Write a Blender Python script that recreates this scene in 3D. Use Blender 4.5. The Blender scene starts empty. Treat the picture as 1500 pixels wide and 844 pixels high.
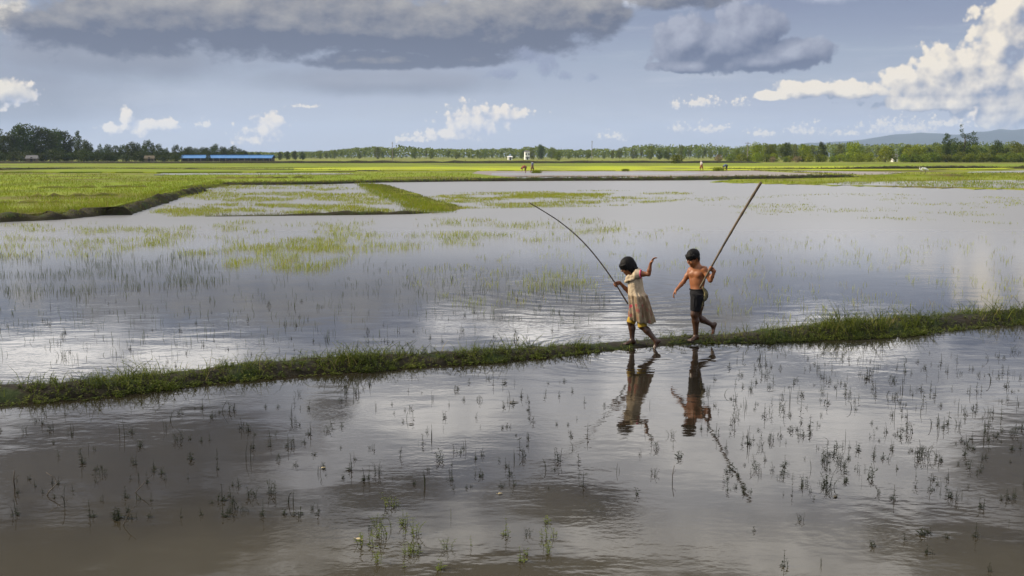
import bpy, math, random
import numpy as np
from mathutils import Vector, Matrix, noise as mnoise

random.seed(11)
RNG = np.random.default_rng(7)
SC = bpy.context.scene
COL = SC.collection
R = math.radians

# ------------------------------------------------------------------ camera
F = 1458.0                      # focal length in pixels of the 1500 px wide photograph
HOR = 229.0                     # horizon line
CAMZ = 2.4
TH = math.atan((422.0 - HOR) / F)
FWD = Vector((0, math.cos(TH), -math.sin(TH)))
UPV = Vector((0, math.sin(TH), math.cos(TH)))
CAMP = Vector((0, 0, CAMZ))

def ray(px, py):
    return FWD + Vector(((px - 750.0) / F, 0, 0)) + UPV * (-(py - 422.0) / F)

def G(px, py, z=0.0):
    """ground point seen at a pixel"""
    d = ray(px, py)
    t = (z - CAMZ) / d.z
    return CAMP + d * t

def P(px, py, Y):
    """point on the upright plane y = Y seen at a pixel"""
    d = ray(px, py)
    return CAMP + d * (Y / d.y)

cam = bpy.data.cameras.new('camera')
camo = bpy.data.objects.new('camera', cam)
COL.objects.link(camo)
camo.location = CAMP
camo.rotation_euler = (R(90) - TH, 0, 0)
cam.sensor_width = 36.0
cam.lens = F / 1500.0 * 36.0
cam.clip_start = 0.1
cam.clip_end = 30000
cam.dof.use_dof = True
cam.dof.focus_distance = 12.6
cam.dof.aperture_fstop = 4.5
SC.camera = camo

# ------------------------------------------------------------------ render settings
SC.render.engine = 'CYCLES'
SC.view_settings.view_transform = 'Standard'
SC.view_settings.look = 'None'
EXPO = 0.45
SC.view_settings.exposure = EXPO
SC.view_settings.gamma = 1.0
SC.view_settings.use_curve_mapping = False
cy = SC.cycles
cy.max_bounces = 6
cy.diffuse_bounces = 2
cy.glossy_bounces = 3
cy.transmission_bounces = 3
cy.transparent_max_bounces = 6
cy.volume_bounces = 0
cy.use_denoising = True
try:
    cy.denoiser = 'OPENIMAGEDENOISE'
    cy.denoising_input_passes = 'RGB_ALBEDO_NORMAL'
    cy.denoising_prefilter = 'ACCURATE'
except Exception:
    pass
cy.caustics_reflective = False
cy.caustics_refractive = False
cy.sample_clamp_indirect = 4.0

SUN_EL = R(29)
SUN_DIR = Vector((-0.985, 0.06, 0)).normalized() * math.cos(SUN_EL) + Vector((0, 0, math.sin(SUN_EL)))   # towards the sun

# ------------------------------------------------------------------ node helpers
class NT:
    def __init__(self, tree):
        self.t = tree
    def n(self, typ, **kw):
        nd = self.t.nodes.new(typ)
        for k, v in kw.items():
            setattr(nd, k, v)
        return nd
    def link(self, a, b):
        self.t.links.new(a, b)
    def put(self, sock, v):
        if isinstance(v, X):
            self.link(v.s, sock)
        elif hasattr(v, 'is_output'):
            self.link(v, sock)
        else:
            sock.default_value = v
    def m(self, op, a, b=None, c=None, clamp=False):
        nd = self.n('ShaderNodeMath', operation=op, use_clamp=clamp)
        self.put(nd.inputs[0], a)
        if b is not None:
            self.put(nd.inputs[1], b)
        if c is not None:
            self.put(nd.inputs[2], c)
        return X(self, nd.outputs[0])
    def smooth(self, v, lo, hi, a=0.0, b=1.0):
        nd = self.n('ShaderNodeMapRange', interpolation_type='SMOOTHSTEP')
        self.put(nd.inputs[0], v)
        self.put(nd.inputs[1], lo); self.put(nd.inputs[2], hi)
        self.put(nd.inputs[3], a); self.put(nd.inputs[4], b)
        return X(self, nd.outputs[0])
    def xyz(self, x, y, z=0.0):
        nd = self.n('ShaderNodeCombineXYZ')
        self.put(nd.inputs[0], x); self.put(nd.inputs[1], y); self.put(nd.inputs[2], z)
        return nd.outputs[0]
    def noise(self, vec, scale, detail=4.0, rough=0.55, dist=0.0, dims='3D'):
        nd = self.n('ShaderNodeTexNoise', noise_dimensions=dims)
        if vec is not None:
            self.put(nd.inputs['Vector'], vec)
        nd.inputs['Scale'].default_value = scale
        nd.inputs['Detail'].default_value = detail
        nd.inputs['Roughness'].default_value = rough
        nd.inputs['Distortion'].default_value = dist
        return X(self, nd.outputs[0])
    def voro(self, vec, scale, feature='F1', dims='3D', detail=0.0, rand=1.0):
        nd = self.n('ShaderNodeTexVoronoi', feature=feature, voronoi_dimensions=dims)
        self.put(nd.inputs['Vector'], vec)
        nd.inputs['Scale'].default_value = scale
        if 'Detail' in nd.inputs:
            nd.inputs['Detail'].default_value = detail
        nd.inputs['Randomness'].default_value = rand
        return X(self, nd.outputs['Distance'])
    def mixc(self, f, a, b):
        nd = self.n('ShaderNodeMix', data_type='RGBA')
        self.put(nd.inputs[0], f)
        self.put(nd.inputs[6], a if not isinstance(a, tuple) else (*a[:3], 1.0))
        self.put(nd.inputs[7], b if not isinstance(b, tuple) else (*b[:3], 1.0))
        return nd.outputs[2]
    def ramp(self, f, stops):
        nd = self.n('ShaderNodeValToRGB')
        el = nd.color_ramp.elements
        while len(el) > 1:
            el.remove(el[-1])
        el[0].position = stops[0][0]; el[0].color = (*stops[0][1], 1)
        for p, c in stops[1:]:
            e = el.new(p); e.color = (*c, 1)
        self.put(nd.inputs[0], f)
        return nd.outputs[0]

class X:
    def __init__(self, nt, s):
        self.nt = nt; self.s = s
    def __add__(self, o): return self.nt.m('ADD', self, o)
    def __radd__(self, o): return self.nt.m('ADD', self, o)
    def __sub__(self, o): return self.nt.m('SUBTRACT', self, o)
    def __rsub__(self, o): return self.nt.m('SUBTRACT', o, self)
    def __mul__(self, o): return self.nt.m('MULTIPLY', self, o)
    def __rmul__(self, o): return self.nt.m('MULTIPLY', self, o)
    def clamp(self): return self.nt.m('ADD', self, 0.0, clamp=True)

def new_mat(name):
    m = bpy.data.materials.new(name)
    m.use_nodes = True
    nt = NT(m.node_tree)
    bsdf = m.node_tree.nodes['Principled BSDF']
    return m, nt, bsdf

def mat_var(name, c1, c2, scale=4.0, rough=0.8, detail=5.0, bump=0.0, bscale=None, spec=0.3, c3=None, s3=0.7, coord='Object', bdist=0.02):
    m, nt, b = new_mat(name)
    tc = nt.n('ShaderNodeTexCoord')
    v = tc.outputs[coord]
    f = nt.smooth(nt.noise(v, scale, detail, 0.6), 0.3, 0.7)
    c = nt.mixc(f, c1, c2)
    if c3 is not None:
        g = nt.smooth(nt.noise(v, scale * s3, 3.0, 0.55), 0.48, 0.66)
        c = nt.mixc(g, c, c3)
    nt.link(c, b.inputs['Base Color'])
    b.inputs['Roughness'].default_value = rough
    b.inputs['Specular IOR Level'].default_value = spec
    if bump > 0:
        bn = nt.n('ShaderNodeBump')
        bn.inputs['Strength'].default_value = bump
        bn.inputs['Distance'].default_value = bdist
        nt.link(nt.noise(v, bscale or scale * 3, 4.0, 0.6).s, bn.inputs['Height'])
        nt.link(bn.outputs[0], b.inputs['Normal'])
    return m

def mat_leaf(name, c1, c2, scale=0.8, trans=0.25, rough=0.55, tint=0.0, c3=None):
    """foliage: two-tone by clump, partly translucent, each copy a little different"""
    m, nt, b = new_mat(name)
    tc = nt.n('ShaderNodeTexCoord')
    geo = nt.n('ShaderNodeNewGeometry')
    v = tc.outputs['Object']
    f = nt.smooth(nt.noise(v, scale, 3.0, 0.6), 0.32, 0.68)
    rnd = X(nt, geo.outputs['Random Per Island'])
    f = (f * 0.6 + rnd * 0.4).clamp()
    c = nt.mixc(f, c1, c2)
    if c3 is not None:
        c = nt.mixc(nt.smooth(rnd, 0.82, 0.9), c, c3)
    if tint > 0:
        oi = nt.n('ShaderNodeObjectInfo')
        hs = nt.n('ShaderNodeHueSaturation')
        r = X(nt, oi.outputs['Random'])
        nt.put(hs.inputs['Hue'], r * (0.05 * tint) + (0.5 - 0.025 * tint))
        nt.put(hs.inputs['Value'], r * (0.7 * tint) + (1.0 - 0.35 * tint))
        nt.link(c, hs.inputs['Color'])
        c = hs.outputs[0]
    nt.link(c, b.inputs['Base Color'])
    b.inputs['Roughness'].default_value = rough
    b.inputs['Specular IOR Level'].default_value = 0.08
    tr = nt.n('ShaderNodeBsdfTranslucent')
    nt.link(c, tr.inputs[0])
    mx = nt.n('ShaderNodeMixShader')
    mx.inputs[0].default_value = trans
    nt.link(b.outputs[0], mx.inputs[1]); nt.link(tr.outputs[0], mx.inputs[2])
    out = m.node_tree.nodes['Material Output']
    nt.link(mx.outputs[0], out.inputs[0])
    return m

# ------------------------------------------------------------------ object helpers
def tag(o, label=None, cat=None, group=None, kind=None):
    if label: o['label'] = label
    if cat: o['category'] = cat
    if group: o['group'] = group
    if kind: o['kind'] = kind
    return o

def mesh_obj(name, verts, faces, mat, parent=None, smooth=False, loc=None):
    me = bpy.data.meshes.new(name)
    me.from_pydata([tuple(map(float, v)) for v in verts], [], [tuple(int(i) for i in f) for f in faces])
    me.update()
    if smooth:
        me.polygons.foreach_set('use_smooth', [True] * len(me.polygons))
    o = bpy.data.objects.new(name, me)
    COL.objects.link(o)
    for m in (mat if isinstance(mat, (list, tuple)) else [mat]):
        me.materials.append(m)
    if parent is not None:
        o.parent = parent
    if loc is not None:
        o.location = loc
    return o

def empty(name, loc, rz=0.0):
    o = bpy.data.objects.new(name, None)
    COL.objects.link(o)
    o.location = loc
    o.rotation_euler = (0, 0, rz)
    o.empty_display_size = 0.2
    return o

def copy_tree(o, parent=None):
    c = o.copy()
    COL.objects.link(c)
    if parent is not None:
        c.parent = parent
    for ch in [x for x in bpy.data.objects if x.parent == o]:
        copy_tree(ch, c)
    return c

class MB:
    """collects vertices and faces"""
    def __init__(self):
        self.v = []; self.f = []
    def add(self, vs, fs):
        o = len(self.v)
        self.v.extend([tuple(x) for x in vs])
        self.f.extend([tuple(i + o for i in f) for f in fs])
    def tube(self, pts, rad, n=6, cap=True):
        pts = [Vector(p) for p in pts]
        rings = []
        prev = None
        for i, p in enumerate(pts):
            t = (pts[min(i + 1, len(pts) - 1)] - pts[max(i - 1, 0)]).normalized()
            a = Vector((0, 0, 1)) if abs(t.z) < 0.9 else Vector((1, 0, 0))
            u = t.cross(a).normalized() if prev is None else (prev - t * prev.dot(t)).normalized()
            prev = u
            w = t.cross(u)
            r = rad[i] if hasattr(rad, '__len__') else rad
            rings.append([p + (u * math.cos(2 * math.pi * k / n) + w * math.sin(2 * math.pi * k / n)) * r for k in range(n)])
        vs = [q for r_ in rings for q in r_]
        fs = []
        for i in range(len(pts) - 1):
            for k in range(n):
                k2 = (k + 1) % n
                fs.append((i * n + k, i * n + k2, (i + 1) * n + k2, (i + 1) * n + k))
        if cap:
            fs.append(tuple(range(n - 1, -1, -1)))
            fs.append(tuple((len(pts) - 1) * n + k for k in range(n)))
        self.add(vs, fs)
    def box(self, lo, hi):
        x0, y0, z0 = lo; x1, y1, z1 = hi
        vs = [(x0, y0, z0), (x1, y0, z0), (x1, y1, z0), (x0, y1, z0), (x0, y0, z1), (x1, y0, z1), (x1, y1, z1), (x0, y1, z1)]
        self.add(vs, [(3, 2, 1, 0), (4, 5, 6, 7), (0, 1, 5, 4), (1, 2, 6, 5), (2, 3, 7, 6), (3, 0, 4, 7)])
    def build(self, name, mat, parent=None, smooth=False, loc=None):
        return mesh_obj(name, self.v, self.f, mat, parent, smooth, loc)

def leaf_quads(centers, sizes, rng, aspect=0.45, up=0.0):
    """diamond shaped leaves, randomly turned; returns verts and faces as arrays"""
    n = len(centers)
    d = rng.normal(size=(n, 3)); d[:, 2] += up
    d /= np.linalg.norm(d, axis=1, keepdims=True)
    e = rng.normal(size=(n, 3))
    e -= (e * d).sum(1, keepdims=True) * d
    e /= np.linalg.norm(e, axis=1, keepdims=True)
    s = np.asarray(sizes).reshape(-1, 1)
    c = np.asarray(centers)
    v = np.stack([c - d * s * 0.5, c + e * s * aspect * 0.5, c + d * s * 0.5, c - e * s * aspect * 0.5], 1).reshape(-1, 3)
    f = np.arange(4 * n).reshape(-1, 4)
    return v, f

def blades(base, height, width, lean, rng):
    """curved grass blades: 5 vertices, 2 faces each"""
    n = len(base)
    a = rng.uniform(0, 2 * math.pi, n)
    la = rng.uniform(0, 2 * math.pi, n)
    w = np.stack([np.cos(a), np.sin(a), np.zeros(n)], 1) * (np.asarray(width).reshape(-1, 1) * 0.5)
    h = np.asarray(height).reshape(-1, 1)
    ld = np.stack([np.cos(la), np.sin(la), np.zeros(n)], 1) * (np.asarray(lean).reshape(-1, 1) * h)
    z = np.zeros((n, 3)); z[:, 2] = 1
    b = np.asarray(base)
    mid = b + z * h * 0.6 + ld * 0.35
    tip = b + z * h + ld
    v = np.stack([b - w, b + w, mid + w * 0.8, mid - w * 0.8, tip], 1).reshape(-1, 3)
    i = np.arange(n)[:, None] * 5
    q = (i + np.array([[0, 1, 2, 3]])).tolist()
    t = (i + np.array([[3, 2, 4]])).tolist()
    return v, q + t
# ------------------------------------------------------------------ world: sky with its clouds, placed by direction
U = 14.58      # 1 unit of cloud space = 100 pixels of sky = 3.9 degrees

def sky_at(px, py, mirror=False):
    d = ray(px, py).normalized()
    z = -d.z if mirror else d.z
    return math.atan2(d.x, d.y) * U, math.asin(z) * U

def build_world():
    w = bpy.data.worlds.new('World')
    SC.world = w
    w.use_nodes = True
    nt = NT(w.node_tree)
    bg = w.node_tree.nodes['Background']
    tc = nt.n('ShaderNodeTexCoord')
    sp = nt.n('ShaderNodeSeparateXYZ')
    nt.link(tc.outputs['Generated'], sp.inputs[0])
    x, y, z = (X(nt, s) for s in sp.outputs)
    az = nt.m('ARCTAN2', x, y) * U
    el = nt.m('ARCSINE', z) * U

    sky = nt.n('ShaderNodeTexSky', sky_type='NISHITA')
    sky.sun_disc = False
    sky.sun_elevation = SUN_EL
    sky.sun_rotation = math.atan2(SUN_DIR.x, SUN_DIR.y)
    sky.altitude = 10
    sky.air_density = 1.0
    sky.dust_density = 1.2
    sky.ozone_density = 1.5
    STR = 0.1
    K = 1.0 / STR / 2 ** EXPO

    def col(r, g, b):                     # colour of the sky as it shows (sRGB 0-255) -> radiance
        f = lambda c: ((c / 255 + 0.055) / 1.055) ** 2.4 * K
        return (f(r), f(g), f(b))

    def field(ax, ay, ells):
        out = None
        for (cx, cyy, rx, ru, rl) in ells:
            qx = nt.m('MULTIPLY_ADD', ax, 1 / rx, -cx / rx)
            if abs(ru - rl) < 1e-6:
                qy = nt.m('MULTIPLY_ADD', ay, 1 / ru, -cyy / ru)
            else:
                qy = nt.m('MAXIMUM', nt.m('MULTIPLY_ADD', ay, 1 / ru, -cyy / ru), nt.m('MULTIPLY_ADD', ay, -1 / rl, cyy / rl))
            s = nt.m('MULTIPLY_ADD', qy, qy, qx * qx)
            out = s if out is None else nt.m('MINIMUM', out, s)
        return 1.0 - nt.m('SQRT', out)

    def conv(lst):
        res = []
        for e in lst:
            px, py, rx, ry = e[:4]
            low = e[4] if len(e) > 4 else ry
            cx, cyy = sky_at(px, py, py > HOR)
            res.append((cx, cyy, rx / 100, ry / 100, low / 100))
        return res

    # --- clear air between the clouds: the sky texture, whitened by thin high cloud towards the horizon
    veil = nt.smooth(nt.noise(nt.xyz(az * 0.22, el * 1.2, 3.0), 1.0, 5.0, 0.6), 0.3, 0.75)
    hz = nt.smooth(el, 0.0, 2.6, 1.0, 0.0)
    vcol = nt.mixc(hz, col(*SKYV), col(*SKYH))
    c = nt.mixc(nt.m('MULTIPLY_ADD', veil, 0.14, 0.82), sky.outputs[0], vcol)
    hi = nt.smooth(el, 2.15, 3.4)
    c = nt.mixc(hi * 0.85, c, nt.mixc(nt.smooth(nt.noise(nt.xyz(az * 0.3, el * 0.5, 9.1), 1.0, 5.0, 0.6), 0.35, 0.68), col(214, 219, 234), col(330, 328, 330)))
    st = nt.smooth(nt.noise(nt.xyz(az * 0.35, el * 2.6, 7.7), 1.0, 6.0, 0.62), 0.5, 0.78)
    c = nt.mixc(st * 0.5, c, col(196, 200, 210))

    # --- soft grey-blue deck clouds
    def layer(c, ells, nscale, amp, soft, lit, shade, relief, opacity, seed, dx=-0.10, dy=0.10, stretch=1.0, det=6.0, vor=0.0, mid=0.5, rough=0.6, grad=0.0, e0=1.5):
        ells = conv(ells)
        def h(ax, ay):
            n = nt.noise(nt.xyz(ax * nscale, ay * (nscale * stretch), seed), 1.0, det, rough)
            r = nt.m('MULTIPLY_ADD', n, 2 * amp, -amp) + field(ax, ay, ells)
            if vor > 0:
                vd = nt.voro(nt.xyz(ax, ay, seed), nscale * 1.9, 'SMOOTH_F1', '2D', 2.0)
                r = r + nt.m('MULTIPLY_ADD', vd, -vor, vor * 0.45)
            return r
        h0 = h(az, el)
        h1 = h(az + dx, el + dy)
        al = nt.smooth(h0, 0.0, soft) * opacity
        sh = nt.m('MULTIPLY_ADD', h0 - h1, relief, mid)
        if grad: sh = sh + nt.m('MULTIPLY_ADD', el, grad, -e0 * grad)
        sh = sh.clamp()
        return nt.mixc(al, c, nt.mixc(sh, col(*shade), col(*lit)))

    for L in CLOUDS:
        c = layer(c, **L)
    nt.link(c, bg.inputs[0])
    bg.inputs[1].default_value = STR
    w.cycles.sampling_method = 'MANUAL'
    w.cycles.sample_map_resolution = 512

SKYV = (122, 131, 160)
SKYH = (180, 187, 206)
CLOUDS = [
    # grey bank of distant weather on the left
    dict(ells=[(-20, 150, 280, 100, 70), (150, 80, 330, 70, 56), (560, 120, 300, 30, 26)],
         nscale=0.9, amp=0.5, soft=0.9, lit=(148, 152, 166), shade=(104, 110, 128), relief=0.7, opacity=0.85, seed=17.0, dx=-0.2, dy=0.2, stretch=1.6, det=5.0),
    # distant cumulus standing low over the land
    dict(ells=[(690, 182, 62, 36, 26), (655, 198, 62, 18, 12), (735, 166, 60, 14, 14), (385, 192, 50, 24, 20), (405, 174, 20, 18, 20), (370, 203, 34, 10, 10), (183, 170, 18, 16, 18), (222, 186, 46, 16, 14), (165, 188, 24, 12, 10), (245, 180, 18, 12, 12),
               (10, 135, 50, 18, 22), (1462, 168, 60, 22, 14)],
         nscale=3.6, amp=0.85, soft=0.36, lit=(252, 238, 218), shade=(170, 178, 200), relief=0.9, opacity=0.95, seed=1.3, dx=-0.09, dy=0.11, det=8.0, vor=0.8, mid=0.50, rough=.62),
    # scraps of low cumulus
    dict(ells=[(1033, 152, 36, 14, 8), (1086, 151, 15, 11, 7), (992, 153, 9, 12, 8), (898, 202, 24, 12, 6), (995, 189, 15, 12, 7), (1040, 191, 34, 14, 6), (1115, 196, 30, 10, 5), (1180, 193, 42, 15, 6), (1240, 196, 26, 8, 5), (1320, 190, 70, 20, 8), (1390, 182, 50, 14, 8),
               (600, 205, 40, 8, 5), (300, 182, 18, 9, 6), (450, 156, 36, 4, 3)],
         nscale=8.5, amp=1.15, soft=0.55, lit=(248, 236, 218), shade=(178, 186, 206), relief=0.7, opacity=0.85, seed=41.3, dx=-0.05, dy=0.07, det=6.0, vor=0.9, mid=0.5, rough=.6),
    # tower of cumulus on the right with its tail
    dict(ells=[(1440, 120, 130, 62, 34), (1472, 60, 52, 72, 60), (1482, 10, 34, 36, 40), (1400, 100, 70, 40, 40), (1340, 128, 60, 30, 18), (1322, 108, 24, 18, 20), (1260, 136, 70, 18, 10), (1185, 130, 60, 18, 16), (1125, 140, 36, 9, 8), (1500, 150, 120, 40, 40), (1560, 60, 90, 110, 90), (1390, 150, 140, 16, 14)],
         nscale=2.3, amp=0.46, soft=0.20, lit=(250, 238, 218), shade=(140, 149, 172), relief=1.1, opacity=0.97, seed=5.1, dx=-0.20, dy=0.16, det=8.0, vor=0.65, mid=0.47),
    # bright rags in the upper left corner
    dict(ells=[(8, 22, 42, 42, 30), (330, 8, 60, 20, 12), (0, 134, 45, 18, 18)],
         nscale=2.2, amp=0.6, soft=0.5, lit=(240, 230, 212), shade=(170, 172, 182), relief=1.2, opacity=0.9, seed=8.4, det=6.0, vor=0.4),
    # high sunlit cloud, met only in the water's mirror
    dict(ells=[(1180, 620, 520, 150, 110), (640, 600, 190, 80, 70), (70, 520, 190, 50, 60), (260, 525, 140, 40, 40), (900, 480, 300, 40, 50), (1100, 800, 420, 90, 70), (450, 800, 500, 70, 60), (1250, 500, 200, 50, 50)],
         nscale=0.8, amp=0.75, soft=0.7, lit=(380, 374, 368), shade=(250, 252, 260), relief=0.8, opacity=0.96, seed=12.2, dx=-0.3, dy=0.3, stretch=1.3, det=6.5, vor=0.2),
    dict(ells=[(150, 660, 400, 90, 80), (830, 735, 170, 50, 45), (1520, 690, 150, 100, 80), (100, 810, 480, 110, 100), (1480, 820, 260, 80, 70), (700, 850, 500, 50, 50), (480, 600, 60, 40, 30), (560, 720, 120, 40, 30)],
         nscale=0.9, amp=0.7, soft=0.6, lit=(138, 134, 130), shade=(84, 84, 92), relief=0.9, opacity=0.92, seed=2.2, dx=-0.25, dy=0.25, stretch=1.4, det=6.5),
    # the long dark deck at the top
    dict(ells=[(420, 40, 420, 70, 46), (640, 50, 250, 60, 48), (760, 30, 160, 60, 44), (180, 40, 190, 60, 44), (560, 92, 130, 26, 13), (680, 88, 90, 20, 14), (860, 10, 70, 40, 60), (1000, -12, 130, 30, 26)],
         nscale=1.75, amp=0.75, soft=0.38, lit=(190, 185, 178), shade=(94, 101, 122), relief=0.8, opacity=0.97, seed=21.0, dx=-0.12, dy=0.12, stretch=1.6, det=8.0, mid=0.22, rough=0.60, grad=0.7, e0=1.95),
    dict(ells=[(736, 108, 30, 13, 11), (800, 100, 18, 22, 18), (830, 112, 12, 9, 8), (868, 113, 16, 8, 7), (770, 78, 40, 12, 16)],
         nscale=5.5, amp=1.3, soft=0.9, lit=(150, 158, 182), shade=(122, 132, 160), relief=0.5, opacity=0.85, seed=3.7, dx=-0.06, dy=0.06, det=6.0, mid=0.4),
    # the second dark cloud right of the middle and its rags
    dict(ells=[(1045, 70, 105, 46, 40), (1095, 45, 60, 48, 60), (1010, 60, 60, 42, 45), (1160, 82, 66, 30, 26), (1110, 90, 110, 24, 16), (1010, 97, 66, 14, 12)],
         nscale=2.3, amp=0.5, soft=0.2, lit=(168, 172, 188), shade=(92, 102, 130), relief=1.1, opacity=0.96, seed=33.0, dx=-0.14, dy=0.14, det=8.0, mid=0.30, vor=0.25, grad=0.35, e0=1.4),
]
build_world()

sun = bpy.data.lights.new('sun', 'SUN')
sun.energy = 5.0
sun.angle = R(0.6)
sun.color = (1.0, 0.86, 0.66)
suno = bpy.data.objects.new('sun', sun)
COL.objects.link(suno)
suno.rotation_euler = SUN_DIR.to_track_quat('Z', 'Y').to_euler()
suno.location = (-60, -20, 40)
# ------------------------------------------------------------------ water
def mat_water():
    m, nt, b = new_mat('murky_water')
    tc = nt.n('ShaderNodeTexCoord')
    v = tc.outputs['Object']
    mp = nt.n('ShaderNodeMapping')
    mp.inputs['Scale'].default_value = (0.6, 1.0, 1.0)
    nt.link(v, mp.inputs[0])
    mv = mp.outputs[0]
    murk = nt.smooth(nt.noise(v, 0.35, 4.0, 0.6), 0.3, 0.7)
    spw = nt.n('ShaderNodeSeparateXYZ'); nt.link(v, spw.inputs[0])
    far_pale = nt.smooth(X(nt, spw.outputs[1]) + nt.noise(v, 0.25, 3.0, 0.5) * 6.0, 15.0, 30.0)  # far water paler: brightness of reflected sky put into its colour
    nt.link(nt.mixc(far_pale, nt.mixc(nt.smooth(X(nt, spw.outputs[1]) + nt.noise(v, 0.8, 4.0, 0.6) * 2.2, 6.6, 8.2, 1.0, 0.0), nt.mixc(murk, WATER1, WATER2), (0.034, 0.029, 0.017)), (0.16, 0.162, 0.162)), b.inputs['Base Color'])
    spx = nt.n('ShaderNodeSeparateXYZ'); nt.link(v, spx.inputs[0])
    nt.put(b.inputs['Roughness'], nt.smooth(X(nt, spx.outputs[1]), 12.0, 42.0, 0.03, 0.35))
    b.inputs['IOR'].default_value = 1.333
    b.inputs['Specular IOR Level'].default_value = 0.5
    # ripples: long low swell, short wind ripples in patches, rings where the children step
    calm = nt.smooth(nt.noise(v, 0.33, 3.0, 0.55), 0.44, 0.66)
    calm2 = nt.smooth(nt.noise(v, 0.9, 2.0, 0.5), 0.4, 0.65)
    r1 = nt.noise(mv, 2.2, 2.0, 0.45)
    r2 = nt.noise(mv, 7.5, 2.0, 0.5)
    r3 = nt.noise(mv, 19.0, 2.0, 0.5)
    hsum = r1 * 0.0065 + (r2 * 0.0034) * (calm * 0.85 + 0.15) + (r3 * 0.0016) * (calm2 * 0.7 + 0.3)
    def rings(cx, cyy, k, amp, reach):
        vm = nt.n('ShaderNodeVectorMath', operation='SUBTRACT')
        nt.link(v, vm.inputs[0]); vm.inputs[1].default_value = (cx, cyy, 0)
        ln = nt.n('ShaderNodeVectorMath', operation='LENGTH')
        nt.link(vm.outputs[0], ln.inputs[0])
        d = X(nt, ln.outputs['Value']) + r1 * 0.5
        return nt.m('SINE', d * k) * nt.smooth(d, 0.2, reach, amp, 0.0)
    for (px, py, k, amp, reach) in ((926, 512, 34.0, 0.0013, 2.4), (1020, 506, 30.0, 0.0010, 2.0), (880, 418, 16.0, 0.0014, 6.0), (1250, 770, 42.0, 0.0003, 1.0)):
        g = G(px, py)
        hsum = hsum + rings(g.x, g.y, k, amp, reach)
    bn = nt.n('ShaderNodeBump')
    bn.inputs['Strength'].default_value = 0.5
    bn.inputs['Distance'].default_value = 1.0
    nt.link(hsum.s, bn.inputs['Height'])
    nt.link(bn.outputs[0], b.inputs['Normal'])
    return m

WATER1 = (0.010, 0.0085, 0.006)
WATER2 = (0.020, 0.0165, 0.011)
M_WATER = mat_water()
def grid_sheet(name, xs, ys, zf, mat):
    vs = [(x, y, zf(x, y)) for y in ys for x in xs]
    nx = len(xs)
    fs = [(j * nx + i, j * nx + i + 1, (j + 1) * nx + i + 1, (j + 1) * nx + i) for j in range(len(ys) - 1) for i in range(nx - 1)]
    return mesh_obj(name, vs, fs, mat, smooth=True)

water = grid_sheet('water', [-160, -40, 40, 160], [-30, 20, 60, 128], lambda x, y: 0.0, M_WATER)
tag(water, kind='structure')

# ------------------------------------------------------------------ ground: one sheet to the horizon
M_FAR = mat_var('far_field_ground', (0.13, 0.16, 0.022), (0.19, 0.20, 0.028), scale=0.035, rough=0.95, spec=0.1, c3=(0.085, 0.07, 0.035), s3=0.6)
def gz(x, y):
    r = math.hypot(x, y)
    if y > 150 or r > 190: return 0.02
    if y > 120: return -0.25 + 0.27 * (y - 120) / 30
    return -0.25
ys = [-6200, -2000, -500, -100, -30, 0, 30, 60, 90, 110, 120, 126, 132, 140, 150, 170, 200, 300, 500, 900, 1600, 3000, 6000, 10400]
xs = [-9300, -5200, -2500, -1200, -600, -300, -190, -160, -80, 0, 80, 160, 190, 300, 600, 1200, 2500, 5200, 10300]
ground = grid_sheet('ground', xs, ys, gz, M_FAR)
tag(ground, kind='structure')

# ------------------------------------------------------------------ field sheets and earth banks
def jag(poly, step, amp, seed):
    out = []
    n = len(poly)
    for i in range(n):
        a = Vector((*poly[i], 0)); b = Vector((*poly[(i + 1) % n], 0))
        k = max(1, int((b - a).length / step))
        for j in range(k):
            p = a.lerp(b, j / k)
            q = mnoise.noise(Vector((p.x * 0.05, p.y * 0.3, seed))) + 0.5 * mnoise.noise(Vector((p.x * 0.16, p.y * 0.9, seed + 9)))
            out.append((p.x, p.y + amp * q))
    return out

from mathutils.geometry import tessellate_polygon
def sheet(name, poly_px, z, mat, amp=1.0, step=10, seed=0.0, depth=0.35):
    pts = [G(px, py, z) for px, py in jag(poly_px, step, amp, seed)]
    n = len(pts)
    tris = tessellate_polygon([[Vector((p.x, p.y, 0)) for p in pts]])
    fs = []
    for t in tris:
        a, b, c = (pts[i] for i in t)
        up = (b - a).cross(c - a).z > 0
        fs.append(tuple(t) if up else tuple(reversed(t)))
    vs = [tuple(p) for p in pts] + [(p.x, p.y, z - depth) for p in pts]
    area = sum(pts[i].x * pts[(i + 1) % n].y - pts[(i + 1) % n].x * pts[i].y for i in range(n))
    for i in range(n):
        j = (i + 1) % n
        fs.append((i, i + n, j + n, j) if area > 0 else (i, j, j + n, i + n))
    o = mesh_obj(name, vs, fs, mat)
    tag(o, kind='structure')
    return o

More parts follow.
